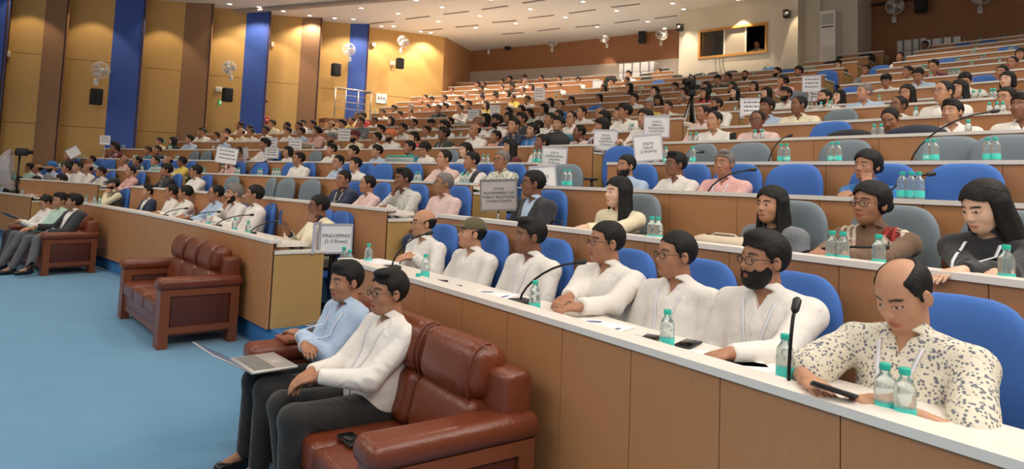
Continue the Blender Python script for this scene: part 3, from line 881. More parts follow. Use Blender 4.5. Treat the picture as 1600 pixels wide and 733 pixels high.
def skin_mat(name, c):
    m = bpy.data.materials.new(name); m.use_nodes = True; nt = m.node_tree; b = nt.nodes['Principled BSDF']
    at = nt.nodes.new('ShaderNodeAttribute'); at.attribute_name = 'feat'; sp = nt.nodes.new('ShaderNodeSeparateColor')
    nt.links.new(at.outputs['Color'], sp.inputs[0])
    tc = nt.nodes.new('ShaderNodeTexCoord'); n = nt.nodes.new('ShaderNodeTexNoise'); n.inputs['Scale'].default_value = 30; nt.links.new(tc.outputs['Object'], n.inputs[0])
    def mixn(a, b_, fac):
        x = nt.nodes.new('ShaderNodeMix'); x.data_type = 'RGBA'
        if isinstance(a, tuple): x.inputs[6].default_value = a
        else: nt.links.new(a, x.inputs[6])
        if isinstance(b_, tuple): x.inputs[7].default_value = b_
        else: nt.links.new(b_, x.inputs[7])
        nt.links.new(fac, x.inputs[0]); return x.outputs[2]
    base = mixn(tuple([v * .88 for v in c[:3]] + [1]), tuple([min(1, v * 1.12) for v in c[:3]] + [1]), n.outputs[0])
    lips = mixn(base, (c[0] * .85, c[1] * .50, c[2] * .52, 1), sp.outputs[1])
    eye = mixn(lips, (.46, .42, .38, 1), sp.outputs[2])
    dark = mixn(eye, (.012, .009, .008, 1), sp.outputs[0])
    nt.links.new(dark, b.inputs['Base Color']); b.inputs['Roughness'].default_value = .48; b.inputs['Subsurface Weight'].default_value = 0.0
    b.inputs['Specular IOR Level'].default_value = .45
    return m
SKIN = [skin_mat('skin_tone_%s' % n, srgb(*c)) for n, c in (('brown', (168, 118, 90)), ('light_brown', (190, 140, 110)), ('dark_brown', (132, 88, 66)), ('pale', (222, 178, 152)), ('deep_brown', (98, 64, 48)))]
HAIRM = {'k': mat('black_hair', srgb(20, 17, 17), .58, spec=.3, bump=.5, bscale=160, stretch=(1, 1, .3)), 'g': mat('grey_hair', srgb(120, 112, 108), .5, bump=.4, bscale=150), 'b': mat('brown_hair', srgb(62, 36, 26), .42, bump=.4, bscale=150)}
def wrinkle(m, s=.75, scale=9.0):
    """soft creases in the weave on top of the modelled folds"""
    nt = m.node_tree; b_ = nt.nodes['Principled BSDF']; tc = nt.nodes.new('ShaderNodeTexCoord')
    n1 = nt.nodes.new('ShaderNodeTexNoise'); n1.inputs['Scale'].default_value = scale; n1.inputs['Detail'].default_value = 2.5; n1.inputs['Distortion'].default_value = 1.6; n1.noise_type = 'RIDGED_MULTIFRACTAL'
    nt.links.new(tc.outputs['Object'], n1.inputs[0]); bp = nt.nodes.new('ShaderNodeBump'); bp.inputs['Strength'].default_value = s; bp.inputs['Distance'].default_value = .012
    nt.links.new(n1.outputs[0], bp.inputs['Height'])
    if b_.inputs['Normal'].is_linked: nt.links.new(b_.inputs['Normal'].links[0].from_socket, bp.inputs['Normal'])
    nt.links.new(bp.outputs[0], b_.inputs['Normal']); return m
def cloth(name, c, rough=.85, **kw): return wrinkle(mat('cloth_' + name, srgb(*c), rough, noise=.05, nscale=40, bump=.10, bscale=500, sheen=.2, **kw))
CL = {'w': cloth('white', (232, 226, 220)), 'c': cloth('cream', (230, 218, 188)), 'p': cloth('pink', (226, 176, 172)), 'b': cloth('light_blue', (176, 196, 222)), 'k': cloth('black', (30, 30, 34)),
      'n': cloth('navy', (34, 42, 72)), 'g': cloth('dark_green', (48, 58, 52)), 't': cloth('teal', (62, 128, 150)), 'm': cloth('maroon', (96, 34, 44)), 'r': cloth('red', (190, 62, 62)),
      'o': cloth('orange', (220, 120, 80)), 'y': cloth('yellow', (222, 196, 90)), 'u': cloth('bright_blue', (40, 110, 180)), 'e': cloth('grey', (118, 122, 128)), 'h': cloth('mint', (186, 214, 200)),
      'l': cloth('lavender', (206, 196, 220)), 'x': cloth('charcoal', (46, 46, 52)), 'v': cloth('olive', (92, 84, 58)), 'z': cloth('brown', (110, 82, 62))}
CLN = {'w': 'white', 'c': 'cream', 'p': 'pale pink', 'b': 'light blue', 'k': 'black', 'n': 'navy', 'g': 'dark green', 't': 'teal', 'm': 'maroon', 'r': 'red', 'o': 'orange', 'y': 'yellow', 'u': 'bright blue',
       'e': 'grey', 'h': 'mint', 'l': 'lavender', 'x': 'charcoal', 'v': 'olive', 'z': 'brown', 'q': 'checked white', 's': 'pink striped', 'f': 'floral print'}
def pattern(name, base, line, kind, scale, rough=.85):
    m = bpy.data.materials.new(name); m.use_nodes = True; nt = m.node_tree; b = nt.nodes['Principled BSDF']; b.inputs['Roughness'].default_value = rough
    tc = nt.nodes.new('ShaderNodeTexCoord'); mx = nt.nodes.new('ShaderNodeMix'); mx.data_type = 'RGBA'; mx.inputs[6].default_value = base; mx.inputs[7].default_value = line
    if kind == 'check' or kind == 'stripe':
        fac = None
        for ax in ((1, 0, 0), (0, 1, 0), (0, 0, 1)) if kind == 'check' else ((0, 1, 0),):
            wv = nt.nodes.new('ShaderNodeTexWave'); wv.bands_direction = 'XYZ'[ax.index(1)]; wv.inputs['Scale'].default_value = scale; wv.inputs['Distortion'].default_value = .3
            nt.links.new(tc.outputs['Object'], wv.inputs[0]); r = nt.nodes.new('ShaderNodeMath'); r.operation = 'GREATER_THAN'; r.inputs[1].default_value = .84
            nt.links.new(wv.outputs['Fac'], r.inputs[0])
            if fac is None: fac = r.outputs[0]
            else:
                a = nt.nodes.new('ShaderNodeMath'); a.operation = 'MAXIMUM'; nt.links.new(fac, a.inputs[0]); nt.links.new(r.outputs[0], a.inputs[1]); fac = a.outputs[0]
        sc = nt.nodes.new('ShaderNodeMath'); sc.operation = 'MULTIPLY'; sc.inputs[1].default_value = .55; nt.links.new(fac, sc.inputs[0]); fac = sc.outputs[0]
    else:
        v = nt.nodes.new('ShaderNodeTexVoronoi'); v.inputs['Scale'].default_value = scale; n = nt.nodes.new('ShaderNodeTexNoise'); n.inputs['Scale'].default_value = scale * .55; n.inputs['Detail'].default_value = 6
        nt.links.new(tc.outputs['Object'], v.inputs[0]); nt.links.new(tc.outputs['Object'], n.inputs[0])
        a = nt.nodes.new('ShaderNodeMath'); a.operation = 'ADD'; nt.links.new(v.outputs['Distance'], a.inputs[0]); nt.links.new(n.outputs[0], a.inputs[1])
        r = nt.nodes.new('ShaderNodeMapRange'); r.inputs['From Min'].default_value = .93; r.inputs['From Max'].default_value = .78; nt.links.new(a.outputs[0], r.inputs[0]); fac = r.outputs[0]
    nt.links.new(fac, mx.inputs[0]); nt.links.new(mx.outputs[2], b.inputs['Base Color'])
    return m
CL['q'] = pattern('cloth_checked', srgb(228, 224, 216), srgb(150, 150, 150), 'check', 14)
CL['s'] = pattern('cloth_pink_stripe', srgb(232, 206, 200), srgb(190, 110, 110), 'stripe', 26)
CL['f'] = pattern('cloth_floral', srgb(224, 216, 198), srgb(112, 116, 128), 'floral', 78)
CL['F'] = pattern('cloth_green_sketch', srgb(222, 222, 208), srgb(110, 124, 112), 'floral', 40)
for k_ in 'qsfF': wrinkle(CL[k_])
TROU = cloth('trouser_black', (30, 29, 30)); TROUG = cloth('trouser_grey', (86, 88, 94)); TROUN = cloth('trouser_navy', (36, 44, 70))
SHOE = mat('black_shoe', srgb(24, 20, 20), .3)
GLASSM = mat('black_frame', srgb(20, 20, 22), .3); LANY = mat('lanyard_ribbon', srgb(226, 226, 234), .6)

_hc = {}
def hair_mesh(kind, res=.006, seed=0):
    key = (kind, res, seed)
    if key not in _hc:
        fn, lim = hair_fn(kind, seed)
        g = [np.arange(a, b + res, res) for a, b in lim]
        _hc[key] = surface(fn, *g, 'hair_' + kind, [HAIRM['k']])[0]
    return _hc[key]

def glasses_mesh(dark=False):
    m = MB()
    for s in (1, -1):
        c = Vector((.098, .033 * s, .006)); pts = []
        for i in range(17):
            a = 2 * math.pi * i / 16; sx = .023 * math.copysign(abs(math.cos(a)) ** .75, math.cos(a)); sz = .0165 * math.copysign(abs(math.sin(a)) ** .75, math.sin(a))
            pts.append(c + Vector((-abs(sx + .03 * 0) * .12 - (sx * s) * .18, sx, sz)))
        m.tube(pts, .0019, 5)
        m.tube([c + Vector((-.006, .023 * s, .006)), Vector((.075, .078 * s, .012)), Vector((-.005, .086 * s, .012)), Vector((-.02, .084 * s, -.004))], .0017, 5)
        if dark:
            m.add([c + Vector((-.002, 0, 0))] + [p for p in pts[:-1]], [(0, i + 1, (i + 1) % 16 + 1) for i in range(16)])
    m.tube([Vector((.101, .012, .009)), Vector((.105, 0, .012)), Vector((.101, -.012, .009))], .0019, 5)
    return m.mesh('eyeglasses', GLASSM)
GLM = glasses_mesh(); GLD = glasses_mesh(True)

def lanyard_mesh(po, sfn, card=True, length=.27):
    """ribbon laid on the chest of the shirt surface"""
    def onchest(y, z):
        xs = np.arange(.40, -.2, -.004); P = np.stack([xs, np.full_like(xs, y), np.full_like(xs, z)], -1).astype(np.float32)
        d = sfn(P); i = np.argmax(d < 0); return float(xs[i]) + .006 if (d < 0).any() else float(po.chest[0])
    m = MB(); rows = {}
    top = po.nb[2] + .005
    for s in (1, -1):
        R_ = []
        pts = []
        for t in np.linspace(0, 1, 11):
            z = top - .03 - t * length; y = s * (.068 * (1 - t) ** .8 + .006)
            pts.append(Vector((onchest(y, z), y, z)))
        pts.insert(0, Vector((po.nb[0] - .03, s * .070, top + .022)))
        for i, p in enumerate(pts):
            R_.append([p + Vector((0, -.0075, 0)), p + Vector((.001, .0075, 0))])
        m.strip(R_ if s < 0 else [r[::-1] for r in R_], thick=.0012)
    z = top - .03 - length; x = onchest(0, z - .04)
    if card:
        m2 = MB(); m2.box(x, x + .003, -.032, .032, z - .092, z - .004); 
        return m, m2
    return m, None

def make_person(po, shirt='w', hair='short', hairc='k', skin=0, beard=None, glasses=None, trouser=None, jacket=None, vest=None, lanyard=False, card=True, shoes=False, res=(.013, .0065), name='person',
                shirt_seed=1, extra_scarf=None, stub=0.0, amp=.0095, low=0.0):
    root = empty(name)
    H = po.head; hb = (float(H[0]) - .14, float(H[0]) + .14), (-.14, .14), (float(H[2]) - .15, 2.0)
    wx = [float(w_[0]) for w_ in po.wrist]; reach = max(max(wx) + .24, max(float(l[0][0]) for l in po.legs) + .10, max(float(l[1][0]) for l in po.legs) + .24)
    c, f = res
    ymax = max([.40] + [abs(float(e[1])) + .08 for e in po.elbow] + [abs(float(e[1])) + .17 for e in po.wrist])
    xs = axis_grid(-.36, reach, c, (min(hb[0][0], -.0), max(max(wx) + .22, hb[0][1])) if low == 0 else hb[0], f)
    ys = axis_grid(-ymax, ymax, c, (-.15, .15), f)
    handz = [float(w_[2]) for w_ in po.wrist]
    zlo, zhi = min(handz) - .05, max(handz) + .05
    zs = axis_grid(-.02 if shoes else .30, float(H[2]) + .16, c, (min(zlo, hb[2][0]) if low == 0 else hb[2][0], float(H[2]) + .16), f)
    me, vv = surface(body_fn(po), xs, ys, zs, 'body', [SKIN[skin]]); features(me, vv, po, stub)
    body = put('body', me, root)
    cg = max(c * .85, .009)
    X = axis_grid(-.36, reach, cg, (float(po.nb[0]) - .09, float(po.nb[0]) + .13), min(cg, f)); Y = axis_grid(-ymax - .02, ymax + .02, cg, (-.09, .09), min(cg, f)); Z = axis_grid(po.hip[2] - .09, po.nb[2] + .09, cg, (po.nb[2] - .10, po.nb[2] + .09), min(cg, f))
    sfn = shirt_fn(po, seed=shirt_seed, amp=amp)
    sm_, _ = surface(sfn, X, Y, Z, 'shirt', [CL[shirt]]); put('shirt', sm_, root)
    if jacket: put('jacket', surface(shirt_fn(po, .012, 5, .003, jacket=True), X, Y, Z, 'jacket', [CL[jacket]])[0], root)
    if vest: put('vest', surface(shirt_fn(po, .010, 5, .002, vest=True), X, Y, Z, 'vest', [CL[vest]])[0], root)
    X2 = np.arange(-.22, reach, c * 1.25); Z2 = np.arange(.02 if shoes else .38, max(po.hip[2], max(float(l[0][2]) for l in po.legs)) + .13, c * 1.25)
    put('trousers', surface(trousers_fn(po), X2, np.arange(-.34, .34, c * 1.25), Z2, 'trousers', [trouser or TROU])[0], root)
    if shoes:
        for fn, an in shoe_mesh(po):
            put('shoe', surface(fn, np.arange(an[0] - .10, an[0] + .24, .010), np.arange(an[1] - .07, an[1] + .07, .010), np.arange(an[2] - .12, an[2] + .07, .009), 'shoe', [SHOE])[0], root)
    HM = po.head_matrix()
    hm = put('hair', hair_mesh(hair, f, shirt_seed % 3), root, HM); setm(hm, HAIRM[hairc] if hair not in ('turban', 'cap') else CL[hairc])
    if hair == 'turban': hm.name = 'turban'
    if hair == 'cap': hm.name = 'cap'; h2 = put('hair', hair_mesh('bald', f), root, HM)
    if beard: setm(put(beard, hair_mesh(beard, f * .8 if beard == 'beard' else .0035), root, HM), HAIRM['k'])
    if glasses: put('eyeglasses', GLD if glasses == 'dark' else GLM, root, HM)
    if lanyard:
        a, b = lanyard_mesh(po, sfn if not jacket else shirt_fn(po, .002, 5, .0, jacket=False), card)
        a.build('lanyard', LANY, root)
        if b: b.build('badge', PAPER, root)
    KIDS[root.name] = list(bpy.data.objects[o.name] for o in COL.objects if o.parent == root)
    return root
def setm(o, m):
    o.material_slots[0].link = 'OBJECT'; o.material_slots[0].material = m; return o
# ------------------------------------------------------------------ projection booth, recess and cooler
def P2(v): return Vector((v.x, v.y, 0))
bp1 = P2(rp(15, ang_px(15, 1060, .32)[1], .32)); bp2 = P2(rp(15, ang_px(15, 1246, .32)[1], .32))
bd = (bp2 - bp1).normalized(); bn = Vector((bd.y, -bd.x, 0))
if bn.dot(-bp1) < 0: bn = -bn                       # towards the stage
booth = empty('wall_booth', bp1); tag(booth, 'projecting cream wall of the control room with its window', kind='structure')
W4 = [on_plane(x, y, bp1, bn) for x, y in ((1094, 50), (1197, 37), (1197, 80), (1094, 90))]
s0 = (W4[0] - bp1).dot(bd); s1 = (W4[1] - bp1).dot(bd); zt = (W4[0].z + W4[1].z) / 2; zb = (W4[2].z + W4[3].z) / 2; SB = (bp2 - bp1).length
def bpt(s, z, dep=0.0): return bp1 + bd * s - bn * dep + Vector((0, 0, z)) - booth.location
def slab(parent, s_a, s_b, z_a, z_b, d_a, d_b, m, name, lab=None):
    mbx = MB(); vs = [bpt(s, z, d) for d in (d_a, d_b) for s, z in ((s_a, z_a), (s_b, z_a), (s_b, z_b), (s_a, z_b))]
    mbx.add(vs, [(0, 1, 2, 3), (7, 6, 5, 4), (0, 4, 5, 1), (1, 5, 6, 2), (2, 6, 7, 3), (3, 7, 4, 0)])
    o = mbx.build(name, m, parent)
    if lab: o['label'] = lab
    return o
zc = ceil_z(bp1.x + 1)
slab(booth, 0, s0, 3.6, zc, 0, .15, WALL_CREAM, 'wall_section'); slab(booth, s1, SB, 3.6, zc, 0, .15, WALL_CREAM, 'wall_section')
slab(booth, s0, s1, 3.6, zb, 0, .15, WALL_CREAM, 'wall_section'); slab(booth, s0, s1, zt, zc, 0, .15, WALL_CREAM, 'wall_section')
slab(booth, 0, .12, 3.6, zc, .15, 3.0, WALL_CREAM, 'side_wall'); slab(booth, SB - .12, SB, 3.6, zc, .15, 3.0, WALL_CREAM, 'side_wall')
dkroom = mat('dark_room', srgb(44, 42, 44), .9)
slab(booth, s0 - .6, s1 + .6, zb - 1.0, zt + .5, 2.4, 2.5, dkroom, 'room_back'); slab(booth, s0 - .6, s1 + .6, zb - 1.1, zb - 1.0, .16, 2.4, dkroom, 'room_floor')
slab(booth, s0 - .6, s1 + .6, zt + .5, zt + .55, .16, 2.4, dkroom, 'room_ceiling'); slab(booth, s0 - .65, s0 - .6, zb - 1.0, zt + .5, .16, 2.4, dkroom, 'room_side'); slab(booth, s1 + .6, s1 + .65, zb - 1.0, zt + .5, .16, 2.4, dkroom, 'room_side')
win = empty('window_1', booth.location); tag(win, 'wide wood-framed window of the control room', kind='structure')
FR = mat('window_oak', srgb(206, 152, 84), .4, noise=.1, nscale=8)
for a in ((s0 - .05, s0 + .02, zb - .05, zt + .05), (s1 - .02, s1 + .05, zb - .05, zt + .05), (s0, s1, zt - .02, zt + .05), (s0, s1, zb - .05, zb + .02)):
    slab(win, *a, -.035, .12, FR, 'window_frame')
for px in (1131, 1164.5):
    sm2 = (on_plane(px, 65, bp1, bn) - bp1).dot(bd); slab(win, sm2 - .022, sm2 + .022, zb, zt, .02, .06, WHITEP, 'mullion')
sA = (on_plane(1131, 65, bp1, bn) - bp1).dot(bd); sB = (on_plane(1164.5, 65, bp1, bn) - bp1).dot(bd)
GL = mat('window_glass', srgb(235, 238, 238), .02, trans=1.0, spec=.15)
GL2 = mat('pane_painted_reflection', srgb(176, 166, 154), .3)  # reflection in the middle pane painted as an opaque grey
slab(win, sA, sB, zb, zt, .035, .042, GL2, 'pane', 'window pane with its grey reflection painted in')
slab(win, s0, sA, zb, zt, .045, .05, GL, 'pane')
# inner left reveal, in the frame's wood
slab(win, s0 + .02, s0 + .05, zb, zt, .12, .8, FR, 'inner_reveal')
# cables under the window
for i, px in enumerate((1118, 1124, 1129)):
    q = on_plane(px, 90, bp1 + bn * .02, bn); m = MB(); m.tube([q, q + Vector((0, .02 * i, -.25)) - bd * -.03 * i, q + Vector((0, 0, -.62)) + bd * (.05 + .05 * i)], .006, 5)
    tag(m.build('cable', BLACK), ['thin dark cable hanging at left under the control room window', 'thin dark cable hanging in the middle under the control room window', 'thin dark cable hanging at right under the control room window'][i], 'cable')
# recess right of the booth
rn = bn; rdep = .85
rec = empty('wall_recess', bp2); tag(rec, 'cream recessed wall beside the control room', kind='structure')
e1 = on_plane(1340, 60, bp1 - bn * rdep, bn); sR = (e1 - bp1).dot(bd)
def rslab(*a): 
    o = slab(rec, *a); o.location = booth.location - rec.location; return o
rslab(SB - .1, sR, 3.8, zc + .1, rdep, rdep + .12, WALL_CREAM, 'wall_section'); rslab(sR - .12, sR, 3.8, zc + .1, rdep + .12, 3.2, WALL_CREAM, 'side_wall')
sc_ = (on_plane(1282, 60, bp1 - bn * (rdep - .25), bn) - bp1).dot(bd)
rslab(SB, sc_ - .02, 3.8, zc + .1, rdep - .22, rdep, mat('light_column', srgb(232, 220, 200), .6), 'column_face')
# floor-standing air conditioner
a0, a1 = [(on_plane(px, 60, bp1 - bn * (rdep - .5), bn) - bp1).dot(bd) for px in (1281, 1305)]
zt2 = on_plane(1295, 16, bp1 - bn * (rdep - .5), bn).z; zb2 = floor_z(16) + .0
ac = empty('air_conditioner', bp1 + bd * (a0 + a1) / 2 - bn * (rdep - .3) + Vector((0, 0, zb2))); tag(ac, 'tall white floor-standing air conditioner beside the control room wall', 'air conditioner')
def acslab(*a, **k):
    o = slab(ac, *a, **k); o.location = booth.location - ac.location; return o
acslab(a0, a1, zb2, zt2, rdep - .5, rdep - .02, WHITEP, 'cabinet')
hh = zt2 - zb2
acslab(a0 + .04, a1 - .05, zt2 - .38, zt2 - .10, rdep - .508, rdep - .49, mat('grille_grey', srgb(176, 176, 172), .5), 'outlet_grille')
for i in range(5): acslab(a0 + .05, a1 - .06, zt2 - .15 - i * .05, zt2 - .14 - i * .05, rdep - .52, rdep - .50, WHITEP, 'louvre')
acslab(a0 + .04, a1 - .05, zt2 - .47, zt2 - .44, rdep - .508, rdep - .49, BLACK, 'display_strip')
acslab(a0 + .03, a1 - .03, zb2 + .1, zt2 - 1.0, rdep - .506, rdep - .49, mat('panel_white', srgb(214, 208, 202), .5), 'front_panel')

# ------------------------------------------------------------------ fans, speakers, boxes on the walls
def wall_hit(px, py, off=0.0):
    """(point, outward normal) on the wall seen at the pixel"""
    if px < 692: return on_plane(px, py, (0, 22.05 - off, 0), Vector((-0.04, 1, 0))), Vector((.04, -1, 0)).normalized()
    if 1061 < px < 1246: return on_plane(px, py, bp1 + bn * off, bn), bn
    k = 16; a = ang_px(k, px, BK - off)[1]
    for _ in range(4):
        P = rp(k, a, BK - off); n = Vector((math.cos(a), math.sin(a), 0)); Q = on_plane(px, py, P, n)
        a = math.atan2(Q.y - ROW[k][1], Q.x - ROW[k][0])
    return Q, -n
def frame_to(n):
    return math.atan2(n.y, n.x)
fan_proto = None
def make_fan():
    e = empty('wall_fan'); m = MB(); R_ = .235
    for j in range(3):
        pts = [Vector((.36 + (.055 if j == 1 else 0), R_ * (1 if j == 1 else .92) * math.cos(a), R_ * (1 if j == 1 else .92) * math.sin(a))) for a in np.linspace(0, 2 * math.pi, 29)]
        for p in pts: p.x = .30 + (.06, .0, -.06)[j]
        m.tube(pts, .006, 5)
    for i in range(36):
        a = 2 * math.pi * i / 36; c, s = math.cos(a), math.sin(a)
        m.tube([(.385, .05 * c, .05 * s), (.36, .92 * R_ * c, .92 * R_ * s), (.30, R_ * c, R_ * s), (.24, .92 * R_ * c, .92 * R_ * s), (.225, .07 * c, .07 * s)], .0026, 3)
    m.build('guard', WHITEP, e)
    m = MB()
    for i in range(3):
        a0_ = 2 * math.pi * i / 3; rows_ = []
        for r in np.linspace(.04, R_ * .86, 6):
            wd = .38 + .25 * math.sin(r / R_ * 2.6); rows_.append([Vector((.30 + .02 * t, r * math.cos(a0_ + wd * t), r * math.sin(a0_ + wd * t))) for t in (-1, 0, 1)])
        m.strip(rows_, thick=.003)
    m.build('blade', mat('fan_blade', srgb(214, 206, 206), .4), e)
    m = MB(); m.lathe([(.05, 0), (.055, .02), (.045, .05)], 14, M=Matrix.Translation((.36, 0, 0)) @ Matrix.Rotation(math.pi / 2, 4, 'Y')); m.build('hub', WHITEP, e)
    m = MB(); m.rbox(.08, .24, -.055, .055, -.06, .06, .04); m.build('motor', WHITEP, e)
    m = MB(); m.tube([(.0, 0, -.30), (.10, 0, -.28), (.15, 0, -.06)], .022, 8); m.rbox(-.0, .03, -.06, .06, -.40, -.22, .02); m.build('bracket', WHITEP, e)
    KIDS[e.name] = list(o for o in COL.objects if o.parent == e)
    return e
FANS = [(151, 111, .5, 1.0), (362, 108, -.9, .9), (547, 80, -.9, .9), (627, 67, -.3, .9), (764, 71, .9, .9), (863, 67, .9, .9), (949, 60, .0, .9), (1033, 56, .9, .9), (1397, 14, .6, 1.0), (1531, -2, .6, 1.0)]
fp = make_fan()
for i, (px, py, tw, s) in enumerate(FANS):
    e = fp if i == 0 else copy_tree(fp)
    Q, n = wall_hit(px, py, .40 if px < 692 else .10)
    e.location = Q; e.rotation_euler = (0, 0, frame_to(n) ); e.scale = (s,) * 3
    d = (CAM - Q); 
    e.rotation_euler = (0, 0, frame_to(n) + tw * .55)
    tag(e, 'white caged wall fan, %s from the left on the walls' % ORD[i + 1], 'fan', 'white wall fans')
def make_speaker():
    e = empty('loudspeaker'); m = MB(); m.rbox(.06, .30, -.14, .14, -.22, .22, .03); m.build('cabinet', BLACK, e)
    m = MB(); m.rbox(.295, .31, -.12, .12, -.20, .20, .02); m.build('grille', mat('speaker_mesh', srgb(34, 34, 36), .8), e)
    m = MB(); m.box(0, .08, -.03, .03, -.05, .05); m.build('bracket', BLACKM, e)
    KIDS[e.name] = [o for o in COL.objects if o.parent == e]; return e
sp0 = make_speaker()
SPK = [(148, 152, 1.0), (352, 149, .95), (521, 110, .95), (621, 100, .85), (794, 72, .85), (1004, 60, .95), (1438, 9, 1.05)]
for i, (px, py, s) in enumerate(SPK):
    e = sp0 if i == 0 else copy_tree(sp0); Q, n = wall_hit(px, py, .55 if px < 692 else .10)
    e.location = Q; e.rotation_euler = (0, 0, frame_to(n) + (.35 if px > 692 else .15)); e.scale = (s,) * 3
    tag(e, 'black box loudspeaker, %s from the left on the walls' % ORD[i + 1], 'speaker', 'black wall loudspeakers')
for i, (px, py, wd, ht) in enumerate([(8, 84, .22, .16), (291, 39, .22, .18), (341, 140, .20, .15), (425, 70, .08, .16), (542, 57, .2, .18), (583, 70, .14, .12), (613, 99, .16, .16)]):
    Q, n = wall_hit(px, py, .05); e = empty('junction_box', Q, frame_to(n)); m = MB(); m.rbox(-.03, .06, -wd / 2, wd / 2, -ht / 2, ht / 2, .015); m.build('housing', WHITEP, e)
    m = MB(); m.rbox(.058, .066, -wd / 2 + .02, wd / 2 - .02, -ht / 2 + .02, ht / 2 - .02, .005); m.build('cover', mat('cover_white', srgb(214, 208, 200), .5), e)
    if px == 8: m = MB(); m.tube([(.02, 0, -.08), (.04, 0, -.16)], .03, 8); m.build('lens', mat('grey_lens', srgb(120, 100, 80), .4), e)
    tag(e, 'small white box on the side wall, %s from the left' % ORD[i + 1], 'wall box', 'small white wall boxes')
# exit sign under the second speaker
Q, n = wall_hit(350, 161, .06); e = empty('exit_sign', Q, frame_to(n)); tag(e, 'green lit EXIT sign under the second wall loudspeaker', 'sign')
m = MB(); m.box(-.03, .03, -.17, .17, -.09, .09); m.build('panel', mat('exit_green', srgb(20, 140, 60), .5, emit=srgb(20, 150, 60), estr=.7), e)
t = put('lettering', text_mesh('EXIT', .13, mat('exit_white', srgb(230, 255, 235), .5, emit=srgb(230, 255, 235), estr=1.0)), e, Matrix(((0, 0, 1, .033), (1, 0, 0, 0), (0, 1, 0, 0), (0, 0, 0, 1))))
Q, n = wall_hit(416, 188, .08); e = empty('fire_alarm', Q, frame_to(n)); tag(e, 'red fire alarm point low on the side wall', 'alarm'); m = MB(); m.rbox(-.02, .05, -.08, .08, -.1, .1, .02); m.build('housing', mat('alarm_red', srgb(190, 40, 34), .4), e)
m = MB(); m.lathe([(.035, 0), (.035, .01)], 12, M=Matrix.Translation((.05, 0, 0)) @ Matrix.Rotation(math.pi / 2, 4, 'Y')); m.build('button', WHITEP, e)
Q, n = wall_hit(415, 158, .06); e = empty('alarm_sounder', Q, frame_to(n)); tag(e, 'small dark red sounder above the red fire alarm point', 'alarm'); m = MB(); m.lathe([(.05, 0), (.06, .03), (.03, .07)], 12, M=Matrix.Rotation(math.pi / 2, 4, 'Y')); m.build('housing', mat('dark_red', srgb(120, 30, 24), .4), e)
# small spotlights on the booth
for i, (px, py) in enumerate(((1066, 44), (1233, 23))):
    Q, n = wall_hit(px, py, .0); e = empty('wall_spotlight', Q, frame_to(n)); m = MB(); m.rbox(.08, .26, -.09, .09, -.13, .10, .03); m.build('housing', BLACK, e)
    m = MB(); m.box(0, .1, -.02, .02, -.02, .02); m.tube([(.0, -.05, .12), (.16, 0, .11), (.0, .05, .12)], .008, 5); m.build('bracket', BLACKM, e)
    m = MB(); m.lathe([(.05, 0), (.055, .01)], 12, M=Matrix.Translation((.258, 0, -.02)) @ Matrix.Rotation(math.pi / 2, 4, 'Y')); m.build('lens', WHITEP, e)
    tag(e, 'black spotlight at the %s end of the control room wall' % ('left', 'right')[i], 'spotlight')
# wall-washing lamps that make the scallops
def washer(px, py, power, off, label, size=58, tilt=0.0):
    Q, n = wall_hit(px, py, off); P = Vector((Q.x, Q.y, ceil_z(Q.x) - .01))
    e = downlight(P, 0, label, spot=False)
    l = bpy.data.lights.new('washer_beam', 'SPOT'); l.energy = power * .62; l.spot_size = math.radians(size); l.spot_blend = .35; l.color = (1.0, .80, .52); l.shadow_soft_size = .03
    o = bpy.data.objects.new('washer_beam', l); COL.objects.link(o); o.location = P + Vector((0, 0, -.08))
    # lean towards the wall
    ax = Vector((-n.x, -n.y, 0)) * tilt + Vector((0, 0, -1)); o.rotation_euler = ax.to_track_quat('-Z', 'Y').to_euler()
for i, (px, py, pw, off, sz) in enumerate([(30, 60, 120, .9, 80), (140, 60, 120, .9, 80), (253, 60, 130, .9, 80), (355, 60, 130, .85, 80), (440, 60, 130, .85, 80), (521, 60, 110, .8, 80), (595, 60, 170, .55, 72), (657, 60, 260, .5, 72)]):
    washer(px, py, pw, off, 'wall-washing downlight near the side wall, %s from the left' % ORD[i + 1], sz, .12)
for i, (px, py, pw, off, sz) in enumerate([(944, 60, 150, .42, 62), (1038, 60, 60, .42, 62), (1153, 20, 420, .34, 66), (1068, 20, 120, .30, 50), (1242, 20, 150, .30, 50), (1276, 20, 200, .9, 60)]):
    washer(px, py, pw, off, 'wall-washing downlight near the back walls, %s from the left' % ORD[i + 1], sz, .05)

# ------------------------------------------------------------------ landing with a railing by the side wall
lp = on_plane(512, 184, (0, 21.5, 0), Vector((-.04, 1, 0))); lq = on_plane(569, 178, (0, 21.6, 0), Vector((-.04, 1, 0)))
ld = empty('landing_railing', (lp + lq) / 2); tag(ld, 'steel railing of a small landing by the blue wall panel', 'railing')
b0 = ld.location; dv = (lq - lp).normalized(); nv = Vector((dv.y, -dv.x, 0)).normalized()
zl = lp.z
A0 = P2(lp) + nv * .5; A1 = P2(lq) + nv * .5
STEEL = mat('brushed_steel', srgb(206, 196, 184), .35, metal=.9)
m = MB(); m.tube([A0 + Vector((0, 0, zl + .95)) - b0, A1 + Vector((0, 0, zl + .95)) - b0, P2(lq) + Vector((0, 0, zl + .95)) - b0], .028, 8); m.build('top_rail', STEEL, ld)
for t in (0.0, .28, .62, .98):
    p = A0.lerp(A1, t); m = MB(); m.tube([p + Vector((0, 0, zl)) - b0, p + Vector((0, 0, zl + .95)) - b0], .022, 8); m.build('post', STEEL, ld)
for h in (.3, .52, .74):
    m = MB(); m.tube([A0 + Vector((0, 0, zl + h)) - b0, A1 + Vector((0, 0, zl + h)) - b0], .010, 6); m.build('bar', STEEL, ld)
